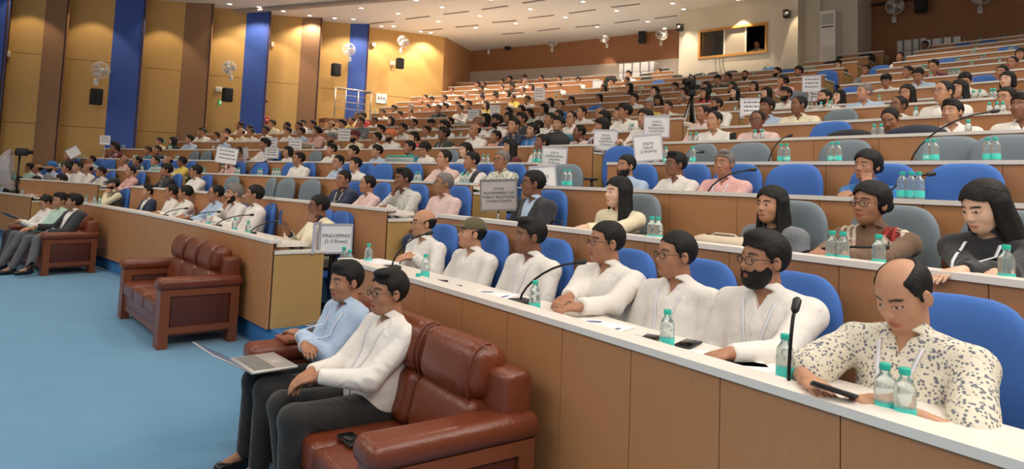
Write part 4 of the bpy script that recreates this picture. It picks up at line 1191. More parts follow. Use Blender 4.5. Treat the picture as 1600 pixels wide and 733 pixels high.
m = MB(); V = [A0 - dv * .3, A1 + dv * .1, P2(lq) + dv * .1, P2(lp) - dv * .3]
m.add([v + Vector((0, 0, zl)) for v in V] + [v + Vector((0, 0, zl - .14)) for v in V], [(3, 2, 1, 0), (4, 5, 6, 7), (0, 1, 5, 4), (1, 2, 6, 5), (2, 3, 7, 6), (3, 0, 4, 7)])
tag(m.build('trim_2', mat('landing_edge', srgb(120, 74, 48), .5)), 'brown edge of the small landing by the side wall', kind='structure')
m = MB(); m.add([v + Vector((0, 0, zl - .14)) for v in V] + [Vector((v.x, v.y, 1.2)) for v in V], [(3, 2, 1, 0), (4, 5, 6, 7), (0, 1, 5, 4), (1, 2, 6, 5), (2, 3, 7, 6), (3, 0, 4, 7)])
tag(m.build('trim_3', WOOD_A), 'wood-faced block under the landing', kind='structure')

# ------------------------------------------------------------------ chairs
def chair_meshes():
    # backrest: rounded panel, slightly curved, top corners round
    def panel(w_, h_, t_, r, bend, z0):
        m = MB(); N = 28; rings = [1.0, .97, .88, .7, .45, .2]
        def pt(s, a, side):
            ca, sa = math.cos(a), math.sin(a); e_ = 2 / 3.6
            y = s * w_ / 2 * math.copysign(abs(ca) ** e_, ca); z = s * h_ / 2 * math.copysign(abs(sa) ** e_, sa)
            y *= 1 - .10 * abs(z / h_ * 2) ** 3
            th = t_ / 2 * (1 - s ** 5) ** .5 if s < 1 else 0
            return Vector((bend * (2 * y / w_) ** 2 + side * th - .02 * (z / h_), y, z0 + h_ / 2 + z))
        vs = []; fs = []
        seq = [(s, 1) for s in rings[::-1]] + [(s, -1) for s in rings[1:]]
        vs.append(pt(0, 0, 1))
        for s, sd in seq: vs += [pt(s, 2 * math.pi * i / N, sd) for i in range(N)]
        vs.append(pt(0, 0, -1)); L = len(seq)
        for i in range(N):
            j = (i + 1) % N; fs.append((0, 1 + i, 1 + j)); fs.append((len(vs) - 1, 1 + (L - 1) * N + j, 1 + (L - 1) * N + i))
            for q in range(L - 1): fs.append((1 + q * N + i, 1 + (q + 1) * N + i, 1 + (q + 1) * N + j, 1 + q * N + j))
        m.add(vs, fs, 0, True); return m
    back = panel(.50, .56, .09, .1, .045, .50)
    seat = MB(); seat.rbox(-.24, .25, -.25, .25, .39, .47, .04)
    base = MB(); base.tube([(0, 0, .06), (0, 0, .40)], .028, 10)
    for i in range(5):
        a = 2 * math.pi * i / 5; base.tube([(0, 0, .09), (.24 * math.cos(a), .24 * math.sin(a), .055)], [.022, .014], 6); base.tube([(.24 * math.cos(a), .24 * math.sin(a), .055), (.24 * math.cos(a), .24 * math.sin(a), .0)], .024, 8)
    spine = MB(); spine.tube([(-.12, 0, .38), (-.27, 0, .42), (-.29, 0, .66)], .02, 8)
    arm = MB(); arm.tube([(-.04, 0, .40), (-.04, .02, .62)], .018, 8); arm.rbox(-.14, .12, -.005, .05, .62, .65, .015)
    return back, seat, base, spine, arm
cb, cs_, cbase, cspine, carm = chair_meshes()
CH = dict(back=cb.mesh('backrest', BLUEF), seat=cs_.mesh('seat', BLUEF), base=cbase.mesh('base', BLACK), spine=cspine.mesh('back_support', BLACK), arm=carm.mesh('armrest', BLACK))
CCOL = {'blue': BLUEF, 'grey': GREYF, 'black': mat('black_chair_fabric', srgb(36, 36, 38), .8)}
def make_chair(P, rz, col, label, group, full=True):
    e = empty('swivel_chair', P, rz); M = Matrix.Translation((-.235, 0, 0)) @ Matrix.Rotation(-.035, 4, 'Y')
    setm(put('backrest', CH['back'], e, M), CCOL[col]); setm(put('seat', CH['seat'], e), CCOL[col])
    if full:
        put('back_support', CH['spine'], e); put('base', CH['base'], e)
        put('armrest', CH['arm'], e, Matrix.Translation((0, .25, 0))); put('armrest', CH['arm'], e, Matrix.Translation((0, -.25, 0)) @ Matrix.Scale(-1, 4, (0, 1, 0)))
    tag(e, label, 'chair', group); return e
# blocks: which block and where on the row
def zat(P, py):
    """height above a ground point that shows at picture line py"""
    a = P.copy(); a.z = 0; D = a - CAM
    # solve 366.5+CY - F*(D.u + z u_z)/(D.w + z w_z) = py
    t = (366.5 + CAM_CY - py) / CAM_F
    z = (t * D.dot(CAM_W) - D.dot(CAM_U)) / (CAM_U.z - t * CAM_W.z)
    return z
def locate(px, py, target, off, dz, rows_=None, tol=9):
    """row whose seat height fits picture point"""
    best = None
    for k in (rows_ or ROW):
        r_ = ang_px(k, px, off, dz)
        if r_ is None: continue
        P = rp(k, r_[1], off); h = zat(P, py) - floor_z(k)
        if best is None or abs(h - target) < abs(best[2] - target): best = (k, r_[1], h, P)
    return best
def block_of(k, a):
    bs = sorted(((max(a - BLOCKS[b][k][0], BLOCKS[b][k][1] - a, 0), b) for b in BLOCKS)); return bs[0][1]

# ------------------------------------------------------------------ bottles
def bottle_meshes():
    b = MB(); b.lathe([(.006, 0.002), (.026, 0), (.029, .006), (.029, .035), (.0275, .04), (.029, .045), (.029, .085), (.0275, .09), (.029, .095), (.026, .112), (.014, .130), (.0125, .136), (.0125, .146)], 16)
    c = MB(); c.lathe([(.0145, .140), (.0155, .141), (.0155, .157), (.0145, .159)], 14)
    l = MB(); l.lathe([(.0296, .012), (.0298, .013), (.0298, .048), (.0296, .049)], 16)
    one = MB(); one.lathe([(.028, 0), (.029, .10), (.013, .135)], 8, 0); one.lathe([(.030, .012), (.030, .05)], 8, 1); one.lathe([(.016, .136), (.016, .158)], 8, 2)
    return b.mesh('bottle_body', WATER), c.mesh('cap', TEAL), l.mesh('label_band', TEALL), one.mesh('water_bottle', [WATER, TEALL, TEAL])
BB, BC, BLb, BONE = bottle_meshes()
LT = text_mesh('WATER', .014, PAPER, 'label_print')
BOT = {}
def bottle(P, k, s=1.0, near=False):
    if near:
        e = empty('water_bottle', P, random.uniform(0, 6.28), s); put('bottle_body', BB, e); put('cap', BC, e); lb = put('label_band', BLb, e)
        # stylised white print on the band
        m = MB()
        for i in range(9):
            a0_ = -1.0 + i * .22; pts = [[Vector((.0301 * math.cos(a), .0301 * math.sin(a), z)) for a in (a0_, a0_ + (.13 if i % 3 else .07))] for z in (.024, .036 + .004 * (i % 2))]
            m.strip(pts)
        m.build('print', PAPER, lb)
    else:
        e = put('water_bottle', BONE); e.location = P; e.rotation_euler = (0, 0, 0); e.scale = (s,) * 3
    BOT.setdefault((block_of(k, math.atan2(P[1] - ROW[k][1], P[0] - ROW[k][0])), k), []).append(e)
    return e
NEARB = [(537, 392, 1, .14), (546, 392, 1, .10), (575, 402, 1, .16), (664, 420, 1, .20), (835, 478, 1, .14), (1042, 533, 1, .16), (1226, 567, 1, .20), (1383, 625, 1, .12), (1414, 633, 1, .12), (325, 355, 1, .14), (366, 355, 1, .14), (387, 362, 1, .12), (134, 312, 1, .14), (147, 314, 1, .14), (155, 316, 1, .14),
         (1018, 365, 2, .12), (1028, 366, 2, .12), (1300, 395, 2, .12), (1317, 395, 2, .12), (1373, 400, 2, .12), (1573, 423, 2, .12), (1410, 300, 3, .1), (1424, 302, 3, .1), (1436, 303, 3, .1),
         (882, 287, 3, .1), (889, 287, 3, .1), (835, 245, 4, .1), (842, 245, 4, .1), (1220, 248, 4, .1), (1229, 248, 4, .1), (1299, 247, 4, .1), (1309, 247, 4, .1), (1449, 244, 4, .1), (1460, 244, 4, .1), (1543, 244, 4, .1), (1556, 244, 4, .1),
         (1040, 247, 4, .1), (1082, 248, 4, .1)]
for px, py, k, off in NEARB:
    a = ang_px(k, px, off)[1]; bottle(rp(k, a, off, ROW[k][3] + (-.075 if px < 550 and px > 500 else .028 if off <= .1 else -.012)), k, 1.0, True)
FARB = [(368, 270), (373, 270), (404, 272), (408, 272), (427, 273), (432, 273), (436, 273), (650, 278), (655, 280), (722, 283), (730, 283), (755, 249), (762, 249)] + [(604 + 3.1 * i, 246) for i in range(14)] + \
       [(1079, 220), (1088, 220), (1180, 216), (1191, 216), (1366, 209), (1377, 209), (1513, 203), (1431, 181), (1546, 176), (1558, 172), (1567, 173), (1283, 171), (1296, 171), (1299, 163), (1374, 157), (1521, 148), (1531, 149), (1549, 146), (1554, 146)] + \
       [(1483.5, 116), (1489, 116), (1494, 116), (1499, 116), (1454, 119), (1442, 108.6), (1446, 108.6), (1518, 100), (1495, 93), (1499, 93), (1562, 94.6), (1534, 88), (1539, 88), (1577, 76), (1582, 76), (1519, 82), (1524, 82), (1525, 74), (1530, 63), (1533, 58), (1570, 59), (1507, 60), (1488, 62), (1596, 50)] + \
       [(191, 230), (194, 230), (209, 246), (213, 246), (264, 230), (267, 230), (258, 247), (275, 246), (278, 246), (222, 263), (237, 263), (241, 263), (245, 263), (249, 263), (316, 266), (320, 267), (333, 226), (257, 218), (720, 212), (130, 245), (193, 246), (147, 260), (93, 259), (3, 273), (20, 274), (23, 274), (35, 304), (489, 232),
        (985, 201), (989, 201), (1000, 138), (1004, 138), (1000, 147), (954, 141), (959, 141), (1099, 117), (1122, 115.6), (1194, 109), (1196, 109), (1177, 117), (1259, 109), (1262, 109), (1267, 109), (1272, 110), (1149, 170), (1262, 167), (1186, 152), (589, 161), (603, 161), (586, 176), (673, 149), (712, 152), (700, 163), (640, 172), (655, 172), (745, 153), (880, 128), (893, 128), (869, 146)]
for px, py in FARB:
    r_ = locate(px, py, DESK + .07, .12, .05)
    if r_: bottle(rp(r_[0], r_[1], .12, ROW[r_[0]][3] - .012), r_[0], .95)
for (b, k), lst in BOT.items():
    lst.sort(key=lambda e: -math.atan2(e.location.y - ROW[k][1], e.location.x - ROW[k][0]))
    for i, e in enumerate(lst):
        tag(e, 'water bottle with teal cap, %s row of %s, %s from left' % (ORD[k], BL[b], ORD[i + 1]), 'bottle', 'water bottles on the desks')
# loose teal caps lying on the front desks
for i, (px, k, off) in enumerate(((653, 1, .06), (430, 1, .2))):
    P = rp(k, ang_px(k, px, off)[1], off, ROW[k][3] + (.028 if off < .1 else -.012)); e = put('bottle_cap', BC); e.location = P - Vector((0, 0, .139)); tag(e, ['loose teal bottle cap on the nearest desk beside the folders', 'loose teal bottle cap at the end of the middle front desk'][i], 'cap')

# ------------------------------------------------------------------ microphones
def mic(k, bpx, tpx, tpy, off, toff, label, r=.006):
    P = rp(k, ang_px(k, bpx, off)[1], off, ROW[k][3] - .012)
    a = ang_px(k, tpx, toff, .2)[1]; T = rp(k, a, toff); T.z = zat(T, tpy)
    if T.z < P.z + .04: T.z = P.z + .04
    e = empty('gooseneck_microphone', P); D = T - P
    m = MB(); m.rbox(-.06, .06, -.045, .045, 0, .03, .012); m.build('base', BLACK, e)
    pts = [Vector((0, 0, .02))] + [Vector((D.x * t ** 1.5, D.y * t ** 1.5, .02 + (D.z - .02) * (1 - (1 - t) ** 1.5))) for t in (.12, .25, .4, .55, .7, .85, 1.0)]
    m = MB(); m.tube(pts, r, 8); m.build('stem', BLACKM, e)
    dd = (pts[-1] - pts[-2]).normalized(); m = MB(); m.tube([pts[-1], pts[-1] + dd * .012, pts[-1] + dd * .05, pts[-1] + dd * .06], [.008, .014, .015, .008], 10); m.build('capsule', BLACK, e)
    tag(e, label, 'microphone', 'gooseneck microphones'); return e
MICS = [(1, 612, 664, 366, .2, .42, 'black gooseneck microphone before the leftmost man of the nearest desk'), (1, 812, 899, 411, .2, .42, 'black gooseneck microphone reaching between the third and fourth men of the nearest desk'),
        (1, 1232, 1241, 488, .08, .14, 'upright black gooseneck microphone beside the man in the floral shirt'), (1, 338, 390, 336, .2, .45, 'black gooseneck microphone, second from the right on the middle front desk'),
        (1, 293, 339, 331, .2, .45, 'black gooseneck microphone, third from the right on the middle front desk'), (1, 391, 430, 347, .2, .4, 'black gooseneck microphone, rightmost on the middle front desk'),
        (1, 256, 288, 326, .2, .45, 'black gooseneck microphone before the man leaning forward, middle front desk'), (2, 1243, 1368, 386, .12, .34, 'long black gooseneck microphone lying low before the shawled woman'),
        (2, 977, 1012, 367, .12, .3, 'black gooseneck microphone lying beside the long-haired woman in white'), (3, 1105, 1170, 266, .15, .40, 'black gooseneck microphone before the man in the pink shirt'),
        (3, 1382, 1448, 273, .15, .4, 'black gooseneck microphone beside three bottles and the woman in blue'), (4, 1200, 1231, 213, .15, .4, 'black gooseneck microphone before two empty grey chairs'),
        (4, 1422, 1548, 175, .15, .5, 'long black gooseneck microphone rising over the fourth right-hand row'), (3, 386, 412, 253, .15, .4, 'black gooseneck microphone near the placards, third middle row'),
        (3, 838, 852, 298, .15, .3, 'black gooseneck microphone near the man in the dark suit'), (4, 1070, 1094, 238, .15, .35, 'black gooseneck microphone at the left end of the fourth right-hand row'), (5, 900, 915, 218, .15, .4, 'black gooseneck microphone near the end of the fifth middle row')]
for a in MICS: mic(*a)

# ------------------------------------------------------------------ placards
def placard(P, rz, wd, ht, lines, label, stand=None, pole_y=0.0, tilt=0.0, grey=False, tsize=.05):
    """sheet in a frame; stand = height of the pole below the sheet"""
    e = empty('placard', P, rz)
    z0 = stand or 0.0
    Mt = Matrix.Translation((0, 0, z0 + ht / 2)) @ Matrix.Rotation(tilt, 4, 'X')
    m = MB(); m.box(-.004, .004, -wd / 2, wd / 2, -ht / 2, ht / 2, M=Mt); m.build('sheet', PAPER if not grey else mat('grey_sheet', srgb(180, 172, 172), .6), e)
    m = MB(); fm = .010
    for a in ((-wd / 2 - fm, wd / 2 + fm, ht / 2 - .002, ht / 2 + fm * 1.6), (-wd / 2 - fm, wd / 2 + fm, -ht / 2 - fm * 1.6, -ht / 2 + .002), (-wd / 2 - fm, -wd / 2 + .002, -ht / 2, ht / 2), (wd / 2 - .002, wd / 2 + fm, -ht / 2, ht / 2)):
        m.box(-.008, .010, a[0], a[1], a[2], a[3], M=Mt)
    m.build('frame', mat('placard_frame', srgb(196, 194, 206), .35, metal=.2) if not grey else mat('placard_frame_grey', srgb(140, 136, 134), .35, metal=.4), e)
    if lines == 'blur':      # too small in the photograph to read
        m = MB(); rq = random.Random(len(label))
        for r_ in range(3):
            y = -wd * .36
            while y < wd * .34:
                L_ = rq.uniform(.012, .035); m.box(.004, .0055, y, y + L_, ht * (.26 - .25 * r_), ht * (.26 - .25 * r_) + .022, M=Mt); y += L_ + .012
        m.build('lettering', mat('grey_ink', srgb(96, 98, 116), .7), e)['kind'] = 'stuff'
    elif lines:
        me = text_mesh('\n'.join(lines), tsize, INK)
        put('lettering', me, e, Mt @ Matrix(((0, 0, 1, .005), (1, 0, 0, 0), (0, 1, 0, 0), (0, 0, 0, 1))))
    if stand:
        m = MB(); m.tube([(-.012, pole_y, .02), (-.012, pole_y, z0 + ht * (.5 if not pole_y else 1.03))], .011, 8); m.build('pole', CHROME, e)
        m = MB(); m.lathe([(.14, 0), (.14, .012), (.03, .03), (.015, .05)], 20, M=Matrix.Translation((-.012, pole_y, 0))); m.build('foot', CHROME, e)
    tag(e, label, 'placard'); return e
def zat_(P, py):
    a_ = P.copy(); a_.z = 0; D = a_ - CAM; t = (366.5 + CAM_CY - py) / CAM_F
    return (t * D.dot(CAM_W) - D.dot(CAM_U)) / (CAM_U.z - t * CAM_W.z)
def towards_cam(P, tw=0.0):
    d = CAM - Vector(P); return math.atan2(d.y, d.x) + tw
Pb = on_z(492, 506, floor_z(1)); rzp = towards_cam(Pb, .22)
P = Pb + Matrix.Rotation(rzp, 3, 'Z') @ Vector((.012, .155, 0))
placard(P, rzp, .30, .26, ['MNO/SMNO', '(1-3 Rows)'], 'white framed placard on a chrome stand reading MNO/SMNO (1-3 Rows)', stand=zat_(P, 373) - .13 - floor_z(1), tsize=.050, pole_y=-.16)
P2_ = Pb + Matrix.Rotation(rzp, 3, 'Z') @ Vector((-.05, -.02, 0))
placard(P2_, towards_cam(Pb, 1.32), .24, .27, [], 'placard turned edge-on behind the MNO/SMNO stand', stand=zat_(P2_, 372) - .13 - floor_z(1))
def pl_px(k, px, off, cy, wd, ht, lines, label, stand=True, tw=0., tilt=0., grey=False, ts=.04):
    a = ang_px(k, px, off, .3)[1]; P = rp(k, a, off); zc_ = zat(P, cy); base = floor_z(k) if stand else None
    if stand: P.z = base; placard(P, towards_cam(P, tw), wd, ht, lines, label, stand=max(.1, zc_ - ht / 2 - base), tilt=tilt, grey=grey, tsize=ts)
    else: P.z = zc_ - ht / 2; placard(P, towards_cam(P, tw), wd, ht, lines, label, tilt=tilt, grey=grey, tsize=ts)
pl_px(2, 780, -.05 + .6, 305, .33, .26, ['STATE', 'GOVERNMENT OF', 'PUBLIC RELATIONS', 'CONSULTANTS'], 'grey placard on a stand beside the man in the dark suit', tw=-.25, tilt=.06, grey=True, ts=.035)
pl_px(4, 867, .25, 247, .30, .25, ['STATE', 'JHARKHAND', 'LADAKH', '(2 Rows)'], 'white placard reading JHARKHAND LADAKH near the grey chair', tw=-.2, tilt=-.05, ts=.038)
pl_px(3, 850, .3, 284, .26, .30, ['STATE', '..MO', '(Rows)'], 'white placard half hidden below the JHARKHAND one', tw=-.2, tilt=.1, ts=.045)
pl_px(5, 947, .2, 219, .30, .25, ['STATE', 'PUNJAB', 'HARYANA', '(3 Rows)'], 'white placard on a pole reading PUNJAB HARYANA', tw=-.1, ts=.038)
pl_px(5, 1026, .5, 198, .31, .25, ['STATE', 'KERALA', 'NAGALAND', '(1/2 ROWS)'], 'white placard on a pole reading KERALA NAGALAND', tw=.0, ts=.038)
pl_px(4, 1013, .7, 231, .31, .28, ['STATE', 'DELHI', '(2 ROWS)'], 'white tilted placard below the KERALA NAGALAND one', tw=.1, tilt=.12, ts=.042)
pl_px(7, 1175, .1, 168, .30, .24, 'blur', 'white placard on the desk end in the seventh row', stand=False, ts=.03)
pl_px(9, 1268, .6, 131, .30, .28, 'blur', 'small white placard on a thin pole in the upper aisle', ts=.035)
pl_px(9, 1276, .9, 148, .28, .22, 'blur', 'white placard behind the bearded man in the upper aisle', ts=.035)
pl_px(3, 354, .3, 243, .36, .28, 'blur', 'tilted white placard behind the pair at the left aisle', tilt=-.12, ts=.05)
pl_px(4, 385, .2, 243, .14, .30, [], 'narrow edge-on placard at the left aisle', tw=.9, tilt=.25)
pl_px(5, 424, .5, 225, .26, .28, 'blur', 'white placard above the blue chair at the left aisle', ts=.045)
pl_px(4, 425, .6, 239, .26, .2, 'blur', 'white placard hung on the blue chair at the left aisle', ts=.045)
pl_px(5, 462, .2, 228, .26, .28, 'blur', 'white placard hanging at the front of the pink-dressed woman', ts=.045, stand=False)
pl_px(6, 538.6, .2, 212, .26, .28, 'blur', 'white placard left of the maroon turban', ts=.045, stand=False)
pl_px(8, 740, .3, 181, .26, .25, 'blur', 'white placard at the left end of the upper middle rows', ts=.045)
pl_px(9, 773.5, .3, 173, .26, .26, 'blur', 'white placard right of the woman in yellow', ts=.045)
pl_px(11, 843, .3, 147, .30, .32, 'blur', 'white placard at the upper left aisle', ts=.05)
pl_px(14, 934, .2, 132, .3, .24, [], 'pale placard near the top of the left aisle', stand=False)
pl_px(3, 114, .6, 238, .26, .22, [], 'tilted white placard behind the man near the side wall', tilt=.6, stand=False)
pl_px(4, 163, .3, 219, .22, .22, 'blur', 'white placard by the blue wall panel', ts=.04)
Q, n = wall_hit(596, 154, .03); e = empty('notice', Q, frame_to(n)); m = MB(); m.box(0, .006, -.2, .2, -.17, .17); m.build('sheet', PAPER, e); m = MB()
for i in range(3): m.box(.006, .008, -.14 + .1 * i, -.07 + .1 * i, -.05, .06)
m.build('print', mat('grey_print', srgb(150, 150, 160), .7), e); tag(e, 'white notice stuck on the side wall near the corner', 'notice')

# ------------------------------------------------------------------ sofas
def make_sofa(P, rz, width, n, label, depth=.78):
    """origin: front corner side centre; +x is where it faces"""
    e = empty('leather_sofa', P, rz); w2 = width / 2; aw = .17; sw = (width - 2 * aw) / n
    seatz = .41
    m = MB(); m.box(-depth + .06, -.03, -w2 + .05, w2 - .05, .10, .17); m.build('wooden_rail', SOFAWOOD, e)
    m = MB(); m.rbox(-depth + .08, -.02, -w2 + aw - .02, w2 - aw + .02, .16, .28, .02); m.build('seat_base', LEATHER, e)
    for i in range(n):
        y0 = -w2 + aw + i * sw
        m = MB(); m.rbox(-depth + .22, .0, y0 + .004, y0 + sw - .004, .26, seatz, .035, seg=4); c = m.build('seat_cushion', LEATHER, e); dimple(c)
        Mt = Matrix.Translation((-depth + .20, 0, seatz - .02)) @ Matrix.Rotation(-.24, 4, 'Y')
        m = MB(); m.rbox(-.04, .13, y0 + .006, y0 + sw - .006, .0, .27, .06, M=Mt, seg=5); m.build('back_cushion', LEATHER, e)
        m = MB(); m.rbox(-.07, .155, y0 + .006, y0 + sw - .006, .25, .51, .085, M=Mt, seg=6); c = m.build('head_cushion', LEATHER, e)
        for yy in (y0 + .022, y0 + sw - .022):
            m = MB(); pp = []
            for t in np.linspace(0, 1, 9):
                an = -1.2 + 2.9 * t; pp.append(Mt @ Vector((.076 + .080 * math.cos(an), yy, .38 + .128 * math.sin(an))))
            m.tube(pp, .0055, 6); m.build('piping', mat('piping_leather', srgb(108, 50, 30), .4), c)
    m = MB(); m.rbox(-depth, -depth + .16, -w2 + .05, w2 - .05, .15, .80, .03); m.build('back_frame', LEATHER, e)
    for s in (1, -1):
        y0, y1 = (w2 - aw, w2) if s > 0 else (-w2, -w2 + aw)
        m = MB(); m.rbox(-depth - .01, .03, y0 - .012, y1 + .012, .525, .635, .045, seg=4); m.build('arm_pad', LEATHER, e)
        m = MB(); m.rbox(-depth + .10, -.09, y0 + .02, y1 - .02, .16, .53, .015); m.build('side_panel', LEATHER_D, e)
        ys = y1 if s > 0 else y0
        for x0, x1 in ((-.085, .0), (-depth + .02, -depth + .10)):
            m = MB(); m.box(x0, x1, y0 + .005, y1 - .005, 0, .53); m.build('leg', SOFAWOOD, e)
        m = MB(); m.box(-depth + .10, -.085, y0 + .005, y1 - .005, .13, .19); m.build('side_rail', SOFAWOOD, e); m = MB(); m.box(-depth + .10, -.085, y0 + .005, y1 - .005, .47, .53); m.build('side_rail', SOFAWOOD, e)
    tag(e, label, 'sofa', 'brown leather sofas before the first row'); return e
def dimple(o): pass
def sofa_between(pf, pl, n, label, depth=.78):
    """pf near front foot, pl far front foot"""
    d = pl - pf; c = (pf + pl) / 2; rz = math.atan2(d.y, d.x) + math.pi / 2
    return make_sofa(Vector((c.x, c.y, 0)), rz, d.length + .0, n, label, depth), rz
s2a = on_z(245, 548, 0); s2b = on_z(183, 495, 0)
sofa2, rz2 = sofa_between(s2a - Vector((-.05, .10, 0)) * 0, s2b, 3, 'empty three-seat brown leather sofa with wooden sides, before the middle desks', .72)
s1a = on_z(65, 432, 0); s1b = s1a + Vector((-.58, 1.95, 0))
sofa1, rz1 = sofa_between(s1a, s1b, 3, 'far brown leather sofa carrying three seated people', .72)
s3a = Vector((.97, 2.40, 0)); s3b = Vector((.87, 4.24, 0))
sofa3, rz3 = sofa_between(s3a, s3b, 3, 'nearest brown leather sofa carrying two men', .76)
print('SOFA', rz1, rz2, rz3)
# things on the near sofa
def local(P0, rz, x, y, z): return Vector(P0) + Matrix.Rotation(rz, 3, 'Z') @ Vector((x, y, z))
S3 = sofa3.location
far_arm = local(S3, rz3, -.33, -(s3b - s3a).length / 2 + .09, .636)   # the arm at the picture's left
if (far_arm - Vector((s3b.x, s3b.y, .63))).length > 1.2: far_arm = local(S3, rz3, -.33, (s3b - s3a).length / 2 - .09, .636)
e = empty('notebook', far_arm + Vector((-.05, 0, 0)), rz3 + .1); m = MB(); m.rbox(-.12, .12, -.09, .09, 0, .02, .004); m.build('cover', mat('tan_book', srgb(150, 84, 56), .5), e); m = MB(); m.box(-.117, .117, -.087, .087, .004, .016); m.build('pages', PAPER, e); tag(e, 'brown notebook on the far arm of the nearest sofa', 'notebook')
e = empty('mobile_phone', far_arm + Vector((.0, .02, .0215)), rz3 + .5); m = MB(); m.rbox(-.08, .08, -.038, .038, 0, .012, .005); m.build('case', BLACK, e); m = MB(); m.rbox(-.075, .075, -.034, .034, .0115, .0128, .0006); m.build('screen', mat('dark_screen', srgb(12, 14, 18), .1), e); tag(e, 'black phone lying on the brown notebook', 'phone')
P = on_z(548, 689, .42); e = empty('mobile_phone', P, 1.62); m = MB(); m.rbox(-.08, .08, -.038, .038, 0, .012, .005); m.build('case', BLACK, e); m = MB(); m.rbox(-.075, .075, -.034, .034, .0115, .0128, .0006); m.build('screen', mat('dark_screen', srgb(12, 14, 18), .1), e); tag(e, 'black phone on the seat of the nearest sofa', 'phone')

# ------------------------------------------------------------------ camera on a tripod in the upper aisle, umbrella flash at far left
a = ang_px(7, 1080, .9)[1]; P = rp(7, a, .9); P.z = floor_z(7)
zt_ = zat(P, 135)
e = empty('camera_tripod', P, towards_cam(P)); h = zt_ - P.z
for i, an in enumerate((.4, 2.5, 4.4)):
    m = MB(); c_, s_ = math.cos(an), math.sin(an); m.tube([(.04 * c_, .04 * s_, h - .35), (.17 * c_, .17 * s_, h * .45), (.30 * c_, .30 * s_, .0)], [.022, .018, .012], 8); lg = m.build('leg', mat('tripod_silver', srgb(190, 186, 184), .4, metal=.6) if i else BLACKM, e)
m = MB(); m.tube([(0, 0, h - .6), (0, 0, h - .1)], .03, 10); m.build('column', BLACKM, e); m = MB(); m.rbox(-.07, .07, -.06, .06, h - .16, h - .04, .02); m.build('head', BLACK, e)
m = MB(); m.tube([(0, 0, h - .1), (-.35, -.12, h - .5)], .012, 8); m.build('pan_handle', BLACKM, e)
tag(e, 'black and silver tripod standing in the aisle behind the seventh row', 'tripod')
e = empty('video_camera', P + Vector((0, 0, h - .04)), math.radians(200)); m = MB(); m.rbox(-.20, .16, -.07, .07, 0, .15, .02); m.build('camera_body', BLACK, e); m = MB(); m.tube([(.15, 0, .08), (.28, 0, .08)], .055, 14); m.build('lens', BLACKM, e)
m = MB(); m.tube([(-.12, 0, .15), (-.10, 0, .22), (.10, 0, .22), (.12, 0, .15)], .014, 8); m.build('handle', BLACK, e); m = MB(); m.box(-.02, .02, .07, .16, .06, .13); m.build('screen', mat('grey_screen', srgb(150, 150, 154), .3), e); tag(e, 'black video camera mounted on the aisle tripod', 'camera')
P = on_plane(27, 285, (0, 19.4, 0), Vector((0, 1, 0))); fz = 0.0; e = empty('flash_stand', (P.x, P.y, fz)); zt_ = on_plane(31, 238, (0, 19.4, 0), Vector((0, 1, 0))).z
m = MB(); m.tube([(0, 0, .0), (0, 0, zt_)], .022, 8)
for an in (0, 2.1, 4.2): m.tube([(0, 0, .5), (.45 * math.cos(an), .45 * math.sin(an), 0)], .014, 6)
m.build('pole', BLACKM, e); m = MB(); m.rbox(-.09, .16, -.07, .07, zt_ - .08, zt_ + .10, .03); m.build('flash_head', BLACK, e); m = MB(); m.tube([(-.1, 0, zt_ - .02), (.25, 0, zt_ + .02)], .05, 10); m.build('bracket', BLACK, e)
tag(e, 'black lighting stand with flash head at the far left', 'stand')
u = empty('reflector_umbrella', (P.x + .02, P.y, zt_ - .40), 0); m = MB(); rows_ = []
tip = Vector((-.60, .0, -.06)); axd = (Vector((.0, 0, 0)) - tip).normalized(); ua = axd.orthogonal().normalized(); ub = axd.cross(ua)
for j in range(9):
    v = j / 8; L = tip.length * v; R_ = .50 * math.sin(v * 1.35) / math.sin(1.35)
    rows_.append([tip + axd * L * .78 + (ua * math.cos(t) + ub * math.sin(t)) * R_ * (1 - .06 * abs(math.sin(t * 4))) for t in np.linspace(0, 2 * math.pi, 33)])
m.strip(rows_, thick=.002); m.build('canopy', mat('umbrella_cloth', srgb(226, 220, 222), .6), u)
for i in range(8):
    t = 2 * math.pi * i / 8; m = MB(); m.tube([tip + axd * tip.length * (j / 8) * .78 + (ua * math.cos(t) + ub * math.sin(t)) * (.49 * math.sin(j / 8 * 1.35) / math.sin(1.35)) for j in range(9)], .005, 4); m.build('rib', STEEL, u)
m = MB(); m.tube([tip - axd * .1, Vector((.1, 0, .02))], .007, 6); m.build('shaft', STEEL, u)
tag(u, 'white photographic umbrella on the lighting stand at far left', 'umbrella')

# ------------------------------------------------------------------ cartons behind the top rows
CART = mat('carton_white', srgb(214, 208, 206), .8, noise=.06, nscale=12); STRAP = mat('carton_tape', srgb(120, 116, 120), .6)
def carton(P, rz, sx, sy, sz, label, grp):
    e = empty('carton', P, rz); m = MB(); m.rbox(-sx / 2, sx / 2, -sy / 2, sy / 2, 0, sz, .01); m.build('box', CART, e)
    m = MB(); m.box(-sx / 2 - .003, sx / 2 + .003, -sy * .08, sy * .08, -.0, sz + .003); m.build('tape', STRAP, e); tag(e, label, 'box', grp)
i = 0
for (px0, px1, kk, offs, nst) in ((972, 1024, 16, 1.15, 4),):
    for c in range(4):
        px = px0 + (px1 - px0) * (c + .5) / 4; a = ang_px(kk, px, offs, .3)[1]
        P = rp(kk, a, offs); zt_ = zat(P, (108, 106, 108, 108)[c] - 14 + 0)
        for s in range(5):
            z = floor_z(16) + s * .34
            if z + .3 > zt_: break
            carton(Vector((P.x, P.y, z)), a + random.uniform(-.1, .1), .42, .42 * .85, .33, 'white carton in the stack left of the control room, %s column, %s from the floor' % (ORD[c + 1], ORD[s + 1]), 'cartons left of the control room')
